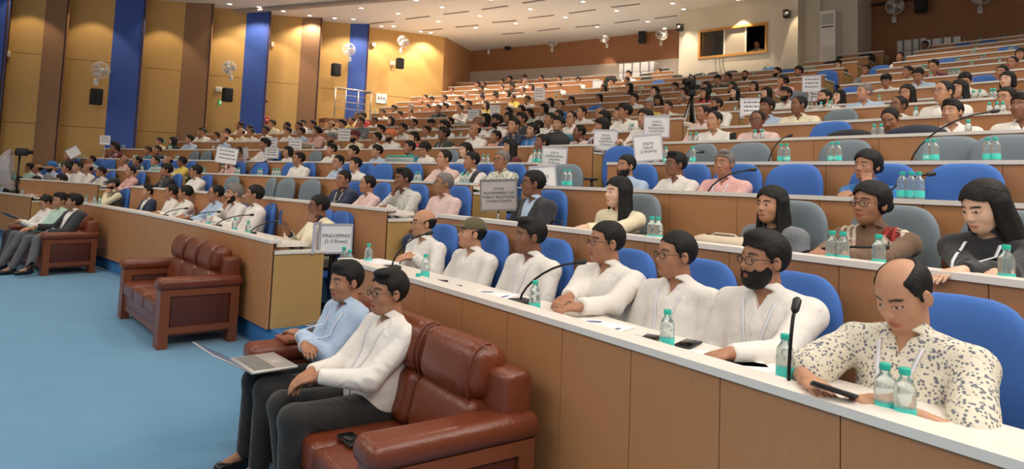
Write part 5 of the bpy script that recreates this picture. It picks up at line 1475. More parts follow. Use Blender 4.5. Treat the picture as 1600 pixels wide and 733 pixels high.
for c in range(3):
    px = (1412, 1426, 1437)[c]; a = ang_px(16, px, .9, .3)[1]; P = rp(16, a, 1.0); zt_ = zat(P, (66, 60, 64)[c])
    for s in range(5):
        z = floor_z(16) + s * .3
        if z + .25 > zt_: break
        carton(Vector((P.x, P.y, z)), a + .1, .4, .30, .29, 'white carton in the stack at the top right aisle, %s column, %s from the floor' % (ORD[c + 1], ORD[s + 1]), 'cartons at the top right aisle')
for c, (px, py) in enumerate(((1460, 62), (1475, 65), (1488, 64))):
    P = rp(16, ang_px(16, px, .25, .1)[1], .25, ROW[16][3] - .012); carton(P, .2 * c, .28, .34, .22, 'white carton on the top right-hand desk, %s from the left' % ORD[c + 1], 'cartons on the top right desk')
# ------------------------------------------------------------------ arms by two-bone reach
def reach(po, i, wr, pole=None, L1=.285, L2=.255):
    s = po.sh[i]; sg = 1 if i == 0 else -1
    wr = np.array(wr, float); d = wr - s; D = np.linalg.norm(d)
    if D > L1 + L2 - .012: wr = s + d / D * (L1 + L2 - .012); d = wr - s; D = np.linalg.norm(d)
    D = max(D, .12); a = (L1 * L1 - L2 * L2 + D * D) / (2 * D); h = math.sqrt(max(L1 * L1 - a * a, 1e-5)); u = d / np.linalg.norm(d)
    pole = np.array(pole if pole is not None else (-.20, .65 * sg, -1.0), float); pole = pole - u * (pole @ u); pole /= np.linalg.norm(pole)
    po.wrist[i] = wr; po.elbow[i] = s + u * a + pole * h
def posed(wr, hands=None, poles=(None, None), **kw):
    po = Pose(**kw)
    for i in (0, 1): reach(po, i, wr[i], poles[i])
    if hands: po.handdir = hands
    return po
SKN = ['medium', 'light', 'dark', 'pale', 'deep']

# ------------------------------------------------------------------ crowd variants
VAR = {}
def variant(key, po, jacket=False, vest=False, lany=True, res=(.018, .0095)):
    c, f = res; H = po.head; ymax = max(.36, max(abs(float(e[1])) for e in po.elbow) + .09)
    reach_ = max(max(float(w_[0]) for w_ in po.wrist) + .22, .56)
    xs = axis_grid(-.36, reach_, c, (float(H[0]) - .14, float(H[0]) + .14), f); ys = axis_grid(-ymax, ymax, c, (-.12, .12), f)
    zs = axis_grid(.05, float(H[2]) + .16, c, (float(H[2]) - .13, float(H[2]) + .16), f)
    me, vv = surface(body_fn(po), xs, ys, zs, 'body', [SKIN[0]]); features(me, vv, po)
    X = np.arange(-.36, reach_, .016); Y = np.arange(-ymax - .02, ymax + .02, .016); Z = np.arange(po.hip[2] - .09, po.nb[2] + .09, .013)
    V = dict(po=po, body=me, shirt=surface(shirt_fn(po, seed=len(VAR) + 2, amp=.005), X, Y, Z, 'shirt', [CL['w']])[0],
             trousers=surface(trousers_fn(po), np.arange(-.22, reach_, .024), np.arange(-.34, .34, .024), np.arange(.06, po.hip[2] + .16, .024), 'trousers', [TROU])[0])
    if jacket: V['jacket'] = surface(shirt_fn(po, .012, 5, .003, jacket=True), X, Y, Z, 'jacket', [CL['n']])[0]
    if vest: V['vest'] = surface(shirt_fn(po, .010, 5, .002, vest=True), X, Y, Z, 'vest', [CL['v']])[0]
    if lany: a, b = lanyard_mesh(po, shirt_fn(po, .001, 1, 0.0), False); V['lanyard'] = a.mesh('lanyard', LANY)
    VAR[key] = V
desk2 = [(.37, .13, .815), (.37, -.13, .815)]
variant('a', posed(desk2, lean=.14, yaw=-.22), jacket=True, vest=True)
variant('b', posed([(.33, .02, .815), (.36, -.08, .815)], lean=.12, yaw=.12), jacket=True)
variant('c', posed(desk2, lean=.14, yaw=-.55))
variant('d', posed([(.33, .10, .815), (.33, -.10, .815)], lean=-.02, pitch=.50, hunch=.05))
variant('e', posed([(.33, .10, .815), (.155, -.045, .945)], hands=[(1, -.35, -.08), (-.25, .30, 1)], lean=.02, yaw=-.15, pitch=.05, poles=(None, (.6, -.5, -1))))
variant('f', posed([(.26, .10, .67), (.26, -.10, .67)], lean=.28, yaw=-.30, pitch=-.08), jacket=True, vest=True)
variant('F', posed(desk2, lean=.10, yaw=-.15, female=True), lany=True)
variant('G', posed([(.33, .10, .815), (.155, -.045, .945)], hands=[(1, -.35, -.08), (-.25, .30, 1)], lean=.02, yaw=-.45, female=True, poles=(None, (.6, -.5, -1))))
variant('D', posed([(.33, .10, .815), (.33, -.10, .815)], lean=-.02, pitch=.45, female=True, yaw=.15))
HKEY = {'s': 'short', 'u': 'full', 'c': 'curly', 'r': 'receding', 'b': 'bald', 'p': 'parted', 'L': 'long', 'B': 'bob', 'n': 'bun', 'P': 'ponytail', 'T': 'turban', 'C': 'cap'}
HNAME = {'s': 'short black hair', 'u': 'thick black hair', 'c': 'curly hair', 'r': 'receding hair', 'b': 'a bald head', 'p': 'parted black hair', 'L': 'long black hair', 'B': 'bobbed hair', 'n': 'tied-up hair', 'P': 'a ponytail', 'T': 'a turban', 'C': 'a cap'}
CHAIRS = []
PEOPLE = {}
def crowd(px, py, hair, shirt, ex='', k=None, off=.68, var=None, hc='k'):
    fixed = k is not None
    if k is None:
        best = None
        for kk in ROW:
            q = ang_px(kk, px, off, .28)
            if q is None: continue
            er = abs(zat(rp(kk, q[1], off), py) - floor_z(kk) - 1.065)
            gap_ = min(max(q[1] - BLOCKS[b][kk][0], BLOCKS[b][kk][1] - q[1], 0) for b in BLOCKS) * ROW[kk][2]
            er += max(0, gap_ - .15) * .5
            if best is None or er < best[0]: best = (er, kk)
        k = best[1]
    a = ang_px(k, px, off, .28)[1]
    bl = block_of(k, a); lst = PEOPLE.setdefault((bl, k), [])
    for q in lst:
        if abs(q['a'] - a) * ROW[k][2] < .40:
            k2 = None if fixed else k + (1 if zat(rp(k, a, off), py) - floor_z(k) > 1.065 else -1)
            if k2 in ROW and not any(abs(q2['a'] - ang_px(k2, px, off, .28)[1]) * ROW[k2][2] < .40 for q2 in PEOPLE.get((bl, k2), [])):
                k = k2; a = ang_px(k, px, off, .28)[1]; lst = PEOPLE.setdefault((bl, k), [])
            else: a += math.copysign((.42 - abs(q['a'] - a) * ROW[k][2]) / ROW[k][2], a - q['a'] or 1)
            break
    lst.append(dict(a=a, px=px, py=py, hair=hair, shirt=shirt, ex=ex, k=k, off=off, var=var, hc=hc))
CROPS = {
 'A': (0, 180, 5.235), 'B': (180, 150, 5.235), 'C': (360, 150, 5.235), 'D': (540, 150, 5.235), 'E': (720, 150, 5.235), 'F': (900, 150, 5.235),
 'G': (720, 90, 8), 'H': (900, 90, 8), 'I': (1080, 90, 8), 'J': (1060, 150, 6.665), 'K': (1240, 50, 7.33), 'M': (1400, 30, 6.11), 'L': (1240, 120, 6.11), 'N': (1400, 120, 6.11),
 'R': (0, 0, 1), 'Q': (660, 110, 7.88)}
DATA = '''
A 45 545 s b|A 148 540 s w g|A 290 540 s p|A 392 540 u w|A 497 535 u x|A 238 430 s h|A 305 440 b w|A 418 425 T b d hu|A 540 440 r w|A 630 425 s w|A 715 440 b w|A 825 465 s q g
A 555 325 u k l|A 748 378 r b|A 820 265 P s|A 925 258 u m l|B 70 548 b p|B 180 545 r k|B 325 550 r b|B 430 545 b w|B 545 540 s y g|B 125 620 r p|B 415 610 u k l|B 655 620 s w g
B 268 375 s c|B 335 335 u w|B 470 372 L k|B 605 355 s b|B 265 450 s t|B 345 445 s n|B 530 295 s w|B 715 300 s w|B 820 250 s w|B 900 245 s w|B 975 250 C p hr|B 825 338 s b|B 885 348 b b|B 910 300 r w|B 1025 300 b c|B 940 535 P p|B 1015 520 s e
R 232 300 p w jn var=f k=1|R 267 300 s w g k=1|R 289 302 s w k=1 var=c|R 336 303 r b g k=1|R 365 303 u w d k=1 var=e|R 396 305 s w m k=1
R 536 281 s k g jn l k=2|R 574 291 r s k=2|R 629 280 p q k=2 var=e|R 692 288 s s g k=2 var=f
R 466 249 s w g k=3|R 528 254 s b g k=3|R 555 258 s w m k=3|R 693 249 r s k=3|R 736 252 s w vx l k=3|R 783 251 s F g m k=3
C 470 462 B w|C 825 440 u w|R 552 238 u m|R 589 238 u b|R 639 231 s t|R 652 234 n w var=D k=4|R 727 236 n w|R 796 231 L m|R 846 224 s w k=4|R 413 226 u w k=4
C 85 302 r w|C 155 290 r w|C 285 285 s w|C 225 240 u w|C 335 230 s c|C 465 295 s w|C 575 295 s b l|C 705 290 n p|C 460 247 s w|C 555 245 s e|C 670 235 s w|C 820 240 b w|C 915 232 u h|C 990 205 r y|C 1030 190 r c|C 825 352 T w d he|C 1015 335 T c d hm
D 120 212 s e|D 100 168 s r|D 235 205 s w|D 370 200 L m|D 440 195 s p|D 555 225 r w m|D 465 268 s w var=e|D 285 280 u w|D 365 328 T w d ho|D 250 345 s w g|D 555 345 n r|D 660 288 s w|D 705 235 u w var=d|D 805 250 u w|D 850 215 r n|D 800 312 u g l jg
D 300 140 s w|D 395 105 u h|D 450 140 r w|D 535 110 u b|D 505 28 s w|D 635 22 s c|D 705 35 s w var=d|D 610 72 b o|D 670 102 s o|D 755 105 s k|D 815 95 u w var=c|D 805 22 s w|D 915 80 u w|D 935 108 s w|D 945 42 u c|D 990 70 u n
E 165 20 r w|E 280 15 u w|E 205 80 L y|E 425 20 r y|E 540 30 s w var=e|E 725 58 B w|E 810 82 r u|E 905 38 P b var=D|E 490 120 n p|E 555 145 P h|E 385 135 B k|E 385 180 B x|E 675 108 B w|E 200 190 L r|E 290 207 u w d|E 490 195 u x|E 725 195 s w|E 795 165 s z|E 795 237 u t|E 900 185 r w g|E 985 140 r w|E 1010 150 b w
E 130 220 b w|E 110 285 b w|E 430 247 s n l|E 545 285 n u l|E 610 257 s w g|E 850 302 r s k=5|E 340 348 s l|E 1030 262 B m
F 185 18 P w|F 470 25 u w|F 670 35 L k var=D|F 600 85 s y var=e|F 750 92 s w|F 860 75 s b|F 345 145 s w m|F 395 132 u w|F 205 135 s k|F 235 182 L w var=G l|F 560 185 B w jn l|F 100 250 B b|F 1035 145 r s l
G 395 270 s g|G 610 275 u k|G 775 270 s k|G 800 308 u w|G 1000 262 s r|G 1230 270 s w|G 1470 290 u w|G 20 342 s w|G 285 345 r w|G 250 397 u k|G 510 387 s w|G 640 372 u x|G 770 418 r w g|G 880 377 B o|G 1040 372 r r|G 1230 362 s w|G 55 477 s w|G 255 507 s w|G 435 478 u w|G 590 457 L r|Q 495 185 s w|Q 300 253 s w
H 345 382 L w|H 445 312 u w|H 655 215 u w|H 630 292 s w|H 660 375 L m|H 1035 178 s w|H 980 422 n h var=G|H 1235 372 c k var=e|H 1345 482 n c
I 330 282 s g var=d|I 455 250 s t|I 670 222 s w d|I 1070 182 s b d|I 1340 172 c g|I 185 372 L h|I 510 372 L h|I 780 372 B r|I 1140 292 n p|I 165 452 L r|I 540 442 L k|I 940 462 L z|I 1180 462 u w d var=a|I 310 592 s w d|I 640 572 s w d|I 940 625 u b|I 1340 602 r c m
J 370 262 r w k=5|J 820 262 r s g k=5
K 510 392 P k var=D k=13|K 825 440 s e var=e|K 1215 290 s w|K 1060 562 u w var=d|K 1300 462 s w var=c|K 1430 500 s b var=d
M 275 252 s w var=b|M 360 452 r m l var=d|M 1190 345 L w|M 1110 432 r w|M 1010 512 s w|M 1060 585 B z|M 660 592 s w g var=d
L 290 202 s w d k=7|L 430 202 L x k=8|L 670 152 s b|L 1080 165 L r g|L 1000 282 r w g|R 1391 187 r z k=5 var=d
N 452 152 r w g|N 600 162 L w|R 1487 176 u w k=5|R 1572 154 s w g k=6|R 1597 168 u w l k=5
R 978 263 s b d k=3|R 1055 258 p w g k=3|R 1131 257 p p l k=3'''
for line in DATA.strip().replace('\n', '|').split('|'):
    t = line.split(); c = CROPS[t[0]]; x = c[0] + float(t[1]) / c[2]; y = c[1] + float(t[2]) / c[2]
    kw = {}; ex = ''; hc = 'k'
    for q in t[5:]:
        if q.startswith('k='): kw['k'] = int(q[2:])
        elif q.startswith('var='): kw['var'] = q[4:]
        elif q[0] == 'h' and len(q) == 2: hc = q[1]
        else: ex += q
    crowd(x, y, t[3], t[4], ex, hc=hc, **kw)
rr = random.Random(11)
FEM = set('LBnP')
def place(root, po, k, a, off, rz, py, smin_=.90, smax_=1.12):
    Ph = rp(k, a, off); h = zat(Ph, py) - floor_z(k); s = min(smax_, max(smin_, h / float(po.head[2])))
    loc = Ph - Matrix.Rotation(rz, 3, 'Z') @ Vector((float(po.head[0]), float(po.head[1]), 0)) * s
    root.location = (loc.x, loc.y, floor_z(k)); root.rotation_euler = (0, 0, rz); root.scale = (s,) * 3
    return s
NP = 0
for (bl, k), lst in PEOPLE.items():
    lst.sort(key=lambda d: -d['a']); n = len(lst)
    for i, d in enumerate(lst):
        fem = d['hair'] in FEM
        v = d['var'] or (rr.choice('FFG') if fem else rr.choice('aaabbcf' if 'j' not in d['ex'] else 'abf'))
        ex = d['ex']; jk = vs = None
        if 'j' in ex: jk = ex[ex.index('j') + 1]
        if 'v' in ex: vs = ex[ex.index('v') + 1]; v = 'a' if v not in 'af' else v
        V = VAR[v]; po = V['po']; root = empty('person')
        P = rp(k, d['a'], d['off'])
        if P.y > 20.9 + .04 * P.x: d['a'] = ang_y(k, 20.9 + .04 * P.x, d['off']); P = rp(k, d['a'], d['off'])
        rz = d['a'] + math.pi + rr.uniform(-.14, .10)
        s = place(root, po, k, d['a'], d['off'], rz, d['py'])
        light = d['hair'] in 'LBnP' or d['shirt'] == 'y'
        sk = rr.choice([0, 0, 0, 1, 1, 2]) if not fem else rr.choice([0, 1, 1, 3])
        setm(put('body', V['body'], root), SKIN[sk]); shm = CL[d['shirt']]
        setm(put('shirt', V['shirt'], root), shm)
        setm(put('trousers', V['trousers'], root), rr.choice([TROU, TROU, TROUG, TROUN]))
        if jk and 'jacket' in V: setm(put('jacket', V['jacket'], root), CL[jk])
        if vs and 'vest' in V: setm(put('vest', V['vest'], root), CL[vs])
        if 'l' in ex or rr.random() < .12: put('lanyard', V['lanyard'], root)
        HM = po.head_matrix(); hk = HKEY[d['hair']]; hm = put('hair' if hk not in ('turban', 'cap') else hk, hair_mesh(hk, .0085, i % 2), root, HM)
        setm(hm, CL[d['hc']] if hk in ('turban', 'cap') else (HAIRM['k'] if rr.random() > .12 or fem else HAIRM['g']))
        if hk == 'cap': put('hair', hair_mesh('bald', .0085), root, HM)
        if 'g' in ex: put('eyeglasses', GLM, root, HM)
        if 'd' in ex: setm(put('beard', hair_mesh('beard', .007), root, HM), HAIRM['k'])
        elif 'm' in ex or (not fem and rr.random() < .35): put('moustache', hair_mesh('moustache', .0035), root, HM)
        cn = CLN[d['shirt'].lower() if d['shirt'] != 'F' else 'q']
        lab = 'person with %s, %s %s, %s row of %s, %s from left' % (HNAME[d['hair']], cn, 'top' if fem else 'shirt', ORD[k], BL[bl], ORD[i + 1])
        if d['hair'] in 'TC': lab = 'person with %s %s, %s shirt, %s row of %s, %s from left' % (CLN.get(d['hc'], 'dark'), HKEY[d['hair']], cn, ORD[k], BL[bl], ORD[i + 1])
        tag(root, lab, 'person', 'seated audience'); NP += 1
        if k <= 3: CHAIRS.append((k, d['a'], .64, 'blue' if not (k == 2 and bl == 'right') else 'grey', rz))
print('crowd', NP, {k: len(v) for k, v in PEOPLE.items()})
# ------------------------------------------------------------------ the people nearest the camera
def to_local(root_loc, rz, s, P):
    v = Matrix.Rotation(-rz, 3, 'Z') @ (Vector(P) - Vector(root_loc)); return v / s
def hero(k, px, py, off, tw, label, wr, shirt='w', hands=None, poles=(None, None), chair='blue', pk={}, res=(.012, .0062), group='people at the nearest desks', **kw):
    """wr: wrists, each (px, py, height over the tier floor) or a local point given as a list"""
    a = ang_px(k, px, off, .28)[1]; Ph = rp(k, a, off); rz = a + math.pi + tw * .6 - .02
    pk = dict(pk); pk['yaw'] = pk.get('yaw', 0) - .38 + (.2 if pk.get('pitch', 0) > .3 else 0); po = Pose(**pk); h = zat(Ph, py) - floor_z(k); s = min(1.12, max(.9, h / float(po.head[2])))
    loc = Ph - Matrix.Rotation(rz, 3, 'Z') @ Vector((float(po.head[0]), float(po.head[1]), 0)) * s; loc.z = floor_z(k)
    for i in (0, 1):
        q = wr[i]
        if isinstance(q, tuple): q = to_local(loc, rz, s, on_z(q[0], q[1], floor_z(k) + q[2]))
        reach(po, i, q, poles[i])
    if hands: po.handdir = hands
    for a_ in ('curl', 'handup'):
        if a_ in kw: setattr(po, a_, kw.pop(a_))
    r = make_person(po, shirt, res=res, **kw); r.location = loc; r.rotation_euler = (0, 0, rz); r.scale = (s,) * 3
    tag(r, label, 'person', group)
    if chair: CHAIRS.append((k, a, .65, chair, a + math.pi))
    return r, po, loc, rz, s
lap = [[.27, .09, .68], [.27, -.09, .68]]
hero(1, 661, 350, .70, .10, 'bald person in white shirt with dark glasses, hands clasped on the nearest desk', [(648, 402, .82), (640, 398, .82)], hair='bald', glasses='clear', skin=1, pk=dict(lean=.10, yaw=.1), stub=.15, shirt_seed=1)
hero(1, 737, 366, .72, .12, 'person in white shirt and olive baseball cap leaning back', lap, hair='cap', hairc='v', skin=1, pk=dict(lean=.24, pitch=-.12, fat=.02), shirt_seed=2)
hero(1, 827, 370, .71, .08, 'person with thick parted hair and moustache, white shirt, dark ribbon badge', lap, hair='parted', beard='moustache', skin=2, lanyard=True, pk=dict(lean=.16, fat=.01), shirt_seed=3)
hero(1, 946, 380, .72, .10, 'person in white shirt with thin glasses and moustache, forearms at the desk edge', [(880, 492, .80), (868, 492, .80)], hair='short', beard='moustache', glasses='clear', skin=0, pk=dict(lean=.20, fat=.03), shirt_seed=4)
hero(1, 1055, 400, .70, .12, 'person with dark-framed glasses and moustache, white shirt, hanging white badge', lap, hair='short', beard='moustache', glasses='clear', skin=0, lanyard=True, pk=dict(lean=.14, fat=.03), shirt_seed=5)
hero(1, 1192, 408, .67, .16, 'bearded person with wavy hair, glasses and white lanyard, white shirt', [(1142, 553, .80), [.24, -.08, .70]], hair='full', beard='beard', glasses='clear', skin=0, lanyard=True, pk=dict(lean=.08), shirt_seed=6)
r7 = hero(1, 1412, 462, .48, -.02, 'balding person in floral shirt looking down at a phone in both hands', [(1378, 628, .80), (1258, 590, .83)], shirt='f', hair='balding', skin=1, lanyard=True, card=False,
     hands=[(1, -.30, .08), (.45, .85, -.10)], pk=dict(lean=-.10, pitch=.50, yaw=.05, fat=.06, wide=1.06, sleeves='short', jaw=1.08), res=(.011, .0056), shirt_seed=7, poles=((-.2, .9, -.7), (-.1, -.9, -.6)))
P = on_z(1302, 612, floor_z(1) + .83); e = empty('mobile_phone', P, 2.2); e.rotation_euler = (.35, -.2, 2.2); e.scale = (.85,) * 3; m = MB(); m.rbox(-.075, .075, -.037, .037, 0, .011, .005); m.build('case', BLACK, e); m = MB(); m.rbox(-.07, .07, -.033, .033, .0105, .0116, .0005); m.build('screen', mat('dark_screen', srgb(12, 14, 18), .1), e); tag(e, 'black phone held by the person in the floral shirt', 'phone')

# second and third right-hand rows
hero(2, 965, 302, .66, .25, 'person with very long black hair and cream top resting one hand on the desk', [(905, 357, .80), [.24, -.08, .74]], shirt='c', hair='long', skin=3, pk=dict(lean=.02, female=True, yaw=-.05), group='people in the second row', chair='grey')
hero(2, 1205, 322, .67, .05, 'person with long dark hair in grey denim jacket looking left', [[.25, .1, .74], [.25, -.1, .74]], shirt='x', jacket='e', hair='long', skin=1, pk=dict(lean=.14, female=True, yaw=.25), group='people in the second row', chair='grey')
SH = hero(2, 1360, 320, .64, .05, 'person with glasses, tied black hair and brown red shawl', [(1300, 402, .80), (1270, 400, .80)], shirt='z', hair='bun', glasses='clear', skin=0, pk=dict(lean=.04, female=True, yaw=.15, fat=.04, wide=1.1), group='people in the second row', chair='grey')
HB = hero(2, 1538, 326, .55, -.05, 'person in black with glasses pushed up on long hair, looking down', [(1490, 428, .80), (1560, 430, .80)], shirt='k', hair='long', skin=3, lanyard=True, card=False, pk=dict(lean=-.04, female=True, pitch=.35, yaw=-.15), group='people in the second row', chair='grey')
hero(3, 1355, 263, .66, .05, 'person in blue sari with tied black hair touching her neck', [[.16, .06, .95], (1330, 306, .80)], shirt='u', hair='bun', skin=0, pk=dict(lean=.06, female=True, yaw=.2), hands=[(-.3, -.2, 1), (1, .2, 0)], group='people in the third row', poles=((.5, .6, -1), None))
hero(2, 832, 288, .68, -.1, 'moustached person in dark suit, light tie and glasses in the second row', [[.26, .1, .76], [.26, -.1, .76]], shirt='b', jacket='x', hair='short', beard='moustache', glasses='clear', skin=2, pk=dict(lean=.10, yaw=-.05), group='people in the second row')
# pushed-up glasses on the hair
g = put('eyeglasses', GLM, HB[0], HB[1].head_matrix() @ Matrix.Translation((-.055, 0, .06)) @ Matrix.Rotation(-.5, 4, 'Y')); g['label'] = 'glasses pushed up on the hair'
# shawl folds over the brown blouse
po = SH[1]; SHM = pattern('shawl_cloth', srgb(212, 196, 178), srgb(150, 40, 36), 'floral', 9)
def shawl(P):
    d = torso_sdf(P, po, .026); Q = P.copy(); yy = np.abs(P[:, 1])
    zrel = P[:, 2] - (po.nb[2] - .34)
    band = np.abs(yy - (.02 + np.clip(zrel, 0, .4) * .32)) - .060
    d = np.maximum(d + .005 * np.sin(P[:, 1] * 150 + P[:, 2] * 30), band); d = np.maximum(d, -zrel - .05); d = np.maximum(d, -(torso_sdf(P, po, .012)))
    nk = sd_ell(P, po.nb + np.array([.012, 0, .05]), (.07, .062, .07)); return np.maximum(d, -nk).astype(np.float32)
o = put('shawl', surface(shawl, np.arange(-.3, .3, .011), np.arange(-.3, .3, .011), np.arange(po.hip[2], po.nb[2] + .09, .011), 'shawl', [SHM])[0], SH[0]); o['label'] = 'cream, red and brown shawl'

# first row, middle block
hero(1, 176, 289, .68, -.05, 'person with black wool cap and olive waistcoat, hand at the chin', [[.155, .05, .96], [.33, -.1, .80]], shirt='c', vest='v', hair='cap', hairc='k', beard='beard', skin=1, pk=dict(lean=.05, yaw=.3), hands=[(-.3, -.3, 1), (1, .3, 0)], poles=((.6, .5, -1), None), group='people at the middle front desk', res=(.015, .008), chair='blue')
r = hero(1, 497, 323, .66, -.02, 'person in cream jacket holding up a phone at the end of the middle front desk', [[.155, .06, .95], [.34, -.06, .84]], shirt='k', jacket='c', hair='short', beard='moustache', glasses='clear', skin=2, pk=dict(lean=.02, yaw=.1), hands=[(-.3, -.3, 1), (.3, .1, 1)], poles=((.5, .6, -1), None), res=(.013, .007), chair=None, shoes=True, group='people at the middle front desk')
P = r[0].location + Matrix.Rotation(r[3], 3, 'Z') @ Vector((.42, -.06, .98)); e = empty('mobile_phone', P, r[3]); m = MB(); m.rbox(-.006, .006, -.037, .037, -.07, .08, .005); m.build('case', mat('blue_case', srgb(60, 78, 130), .3), e)
m = MB()
for j in range(3): m.lathe([(.011, 0), (.011, .002)], 10, M=Matrix.Translation((.006, -.015, .055 - .028 * j)) @ Matrix.Rotation(math.pi / 2, 4, 'Y'))
m.build('lens_group', BLACK, e); tag(e, 'phone with a blue back held upright by the person in the cream jacket', 'phone')
c_ = make_chair((r[0].location.x, r[0].location.y, floor_z(1)), r[3], 'blue', 'blue chair under the person in the cream jacket', 'blue and grey swivel chairs')

# ------------------------------------------------------------------ people on the sofas
def sofa_person(sofa, rz, sx, sy, label, po, tw=0.0, s=1.0, **kw):
    """sx, sy position of the hips in the sofa's own frame"""
    P = sofa.location + Matrix.Rotation(rz, 3, 'Z') @ Vector((sx, sy, 0)); r = make_person(po, **kw); r.location = P; r.rotation_euler = (0, 0, rz + tw); r.scale = (s,) * 3
    tag(r, label, 'person', 'people on the sofas'); return r
def knees(x0, x1, y0, y1, ax0, ax1, z=.50): return [((x0, y0, z), (ax0, y0 + .01, .09)), ((x1, y1, z), (ax1, y1 - .01, .09))]
def sofa_fit(sofa, rz, px, py, tw, pk):
    """hips in the sofa frame so that the head shows at px, py"""
    po = Pose(**pk); z = float(po.head[2]); H = on_z(px, py, z)
    R_ = Matrix.Rotation(rz + tw, 3, 'Z'); L = H - R_ @ Vector((float(po.head[0]), float(po.head[1]), 0)); l = Matrix.Rotation(-rz, 3, 'Z') @ (Vector((L.x, L.y, 0)) - Vector((sofa.location.x, sofa.location.y, 0)))
    return l
SX = -.44
YA, YB = .12, .58
def sit(sofa, rz, px, py, tw, pk, wr, label, sy=None, hands=None, poles=(None, None), ldy=.12, kx=.47, ax=.50, **kw):
    po = Pose(**pk); z = float(po.head[2])
    # slide along the sofa until the head lies in the right picture column
    best = None
    for yy in (np.linspace(-1.3, 1.3, 261) if sy is None else np.linspace(-.60, -.28, 65)):
        hp = sofa.location + Matrix.Rotation(rz, 3, 'Z') @ (Vector((SX, yy, 0)) if sy is None else Vector((yy, sy, 0))) + Matrix.Rotation(rz + tw, 3, 'Z') @ Vector((float(po.head[0]), float(po.head[1]), 0)); hp.z = z
        u, v, dd = project(hp)
        if dd > 0 and (best is None or abs(u - px) < best[0]): best = (abs(u - px), yy, v, hp)
    s = max(.9, min(1.12, zat(best[3], py) / z))
    base = sofa.location + Matrix.Rotation(rz, 3, 'Z') @ (Vector((SX, best[1], 0)) if sy is None else Vector((best[1], sy, 0)))
    for i in (0, 1):
        q = wr[i]
        if isinstance(q, tuple): q = to_local(base, rz + tw, s, on_z(*q))
        reach(po, i, q, poles[i])
    if hands: po.handdir = hands
    for a_ in ('curl', 'handup'):
        if a_ in kw: setattr(po, a_, kw.pop(a_))
    r = make_person(po, **kw); r.location = base; r.rotation_euler = (0, 0, rz + tw); r.scale = (s,) * 3
    tag(r, label, 'person', 'people on the sofas'); print('SIT', label[:30], round(best[1], 2), 's', round(s, 3), 'v', best[2]); return r, base, s, rz + tw, po
A1_ = sit(sofa3, rz3, 607, 458, .06, dict(lean=.30, seat=.40, yaw=.02, fat=.03, legs=[((.50, .11, .50), (.50, .12, .09)), ((.47, -.12, .50), (.42, -.13, .09))]), [[.36, .07, .675], [.34, -.07, .665]],
    'person with glasses and white shirt, hands clasped, on the nearest sofa', shirt='w', hair='parted', glasses='clear', skin=0, lanyard=True, hands=[(.9, -.5, -.3), (.9, .5, -.25)], shoes=True, res=(.0105, .0056), shirt_seed=8, amp=.0045)
A2_ = sit(sofa3, rz3, 541, 441, .10, dict(lean=.20, seat=.41, yaw=.12, pitch=.05, legs=[((.50, .11, .51), (.52, .12, .09)), ((.48, -.12, .51), (.50, -.13, .09))]), [[.24, -.06, .76], [.26, .05, .72]],
    'person in light blue shirt with folded arms and a laptop on the lap', shirt='b', hair='full', skin=0, lanyard=True, hands=[(.2, -1, .1), (.2, 1, 0)], shoes=True, res=(.011, .006), shirt_seed=9, card=False)
# laptop on his lap
P, rzl, s = A2_[1], A2_[3], A2_[2]
LP = P + Matrix.Rotation(rzl, 3, 'Z') @ Vector((.50 * s, 0, 0)); LP.z = .585
e = empty('laptop', LP, rzl); AL = mat('laptop_silver', srgb(204, 200, 196), .35, metal=.5)
m = MB(); m.rbox(-.14, .11, -.17, .17, 0, .016, .006); m.build('base', AL, e)
kb = MB()
for i_ in range(5):
    for j_ in range(13): kb.box(-.02 + .0225 * i_, -.02 + .0225 * i_ + .017, -.150 + .0235 * j_, -.150 + .0235 * j_ + .018, .016, .0178)
o = kb.build('keyboard', mat('laptop_keys', srgb(120, 118, 116), .5), e); o['kind'] = 'stuff'
m = MB(); m.rbox(-.115, -.045, -.05, .05, .0158, .0166, .0004); m.build('touchpad', mat('touchpad_grey', srgb(184, 180, 176), .3), e)
Ml = Matrix.Translation((.112, 0, .014)) @ Matrix.Rotation(1.05, 4, 'Y'); m = MB(); m.rbox(-.003, .004, -.17, .17, 0, .225, .003, M=Ml); m.build('screen_lid', AL, e)
m = MB(); m.rbox(-.0042, -.003, -.16, .16, .01, .215, .0005, M=Ml); m.build('display', mat('screen_dim', srgb(60, 80, 110), .2, emit=srgb(90, 120, 150), estr=.4), e)
tag(e, 'open silver laptop on the lap of the person in the light blue shirt', 'laptop')
# far sofa
B1_ = sit(sofa1, rz1, 115, 316, .18, sy=.58, pk= dict(lean=.34, seat=.40, yaw=-.5, pitch=-.05, legs=[((.46, .14, .50), (.62, .30, .12)), ((.48, -.10, .50), (.66, -.10, .09))]), wr=[[.30, .05, .60], [.26, -.38, .66]],
    label='person in dark jacket with one hand on the arm of the far sofa', shirt='w', jacket='x', hair='full', skin=0, shoes=True, trouser=TROUG, res=(.016, .009), hands=[(1, -.3, -.2), (1, -.2, -.3)])
B2_ = sit(sofa1, rz1, 93, 314, .12, sy=.02, pk= dict(lean=.34, seat=.40, yaw=.15, legs=[((.48, .12, .52), (.72, .18, .12)), ((.48, -.10, .52), (.60, -.12, .09))]), wr=[[.30, .07, .62], [.30, -.07, .62]],
    label='person in turquoise shirt and glasses on the far sofa', shirt='h', hair='full', glasses='clear', skin=1, shoes=True, trouser=TROUG, res=(.016, .009))
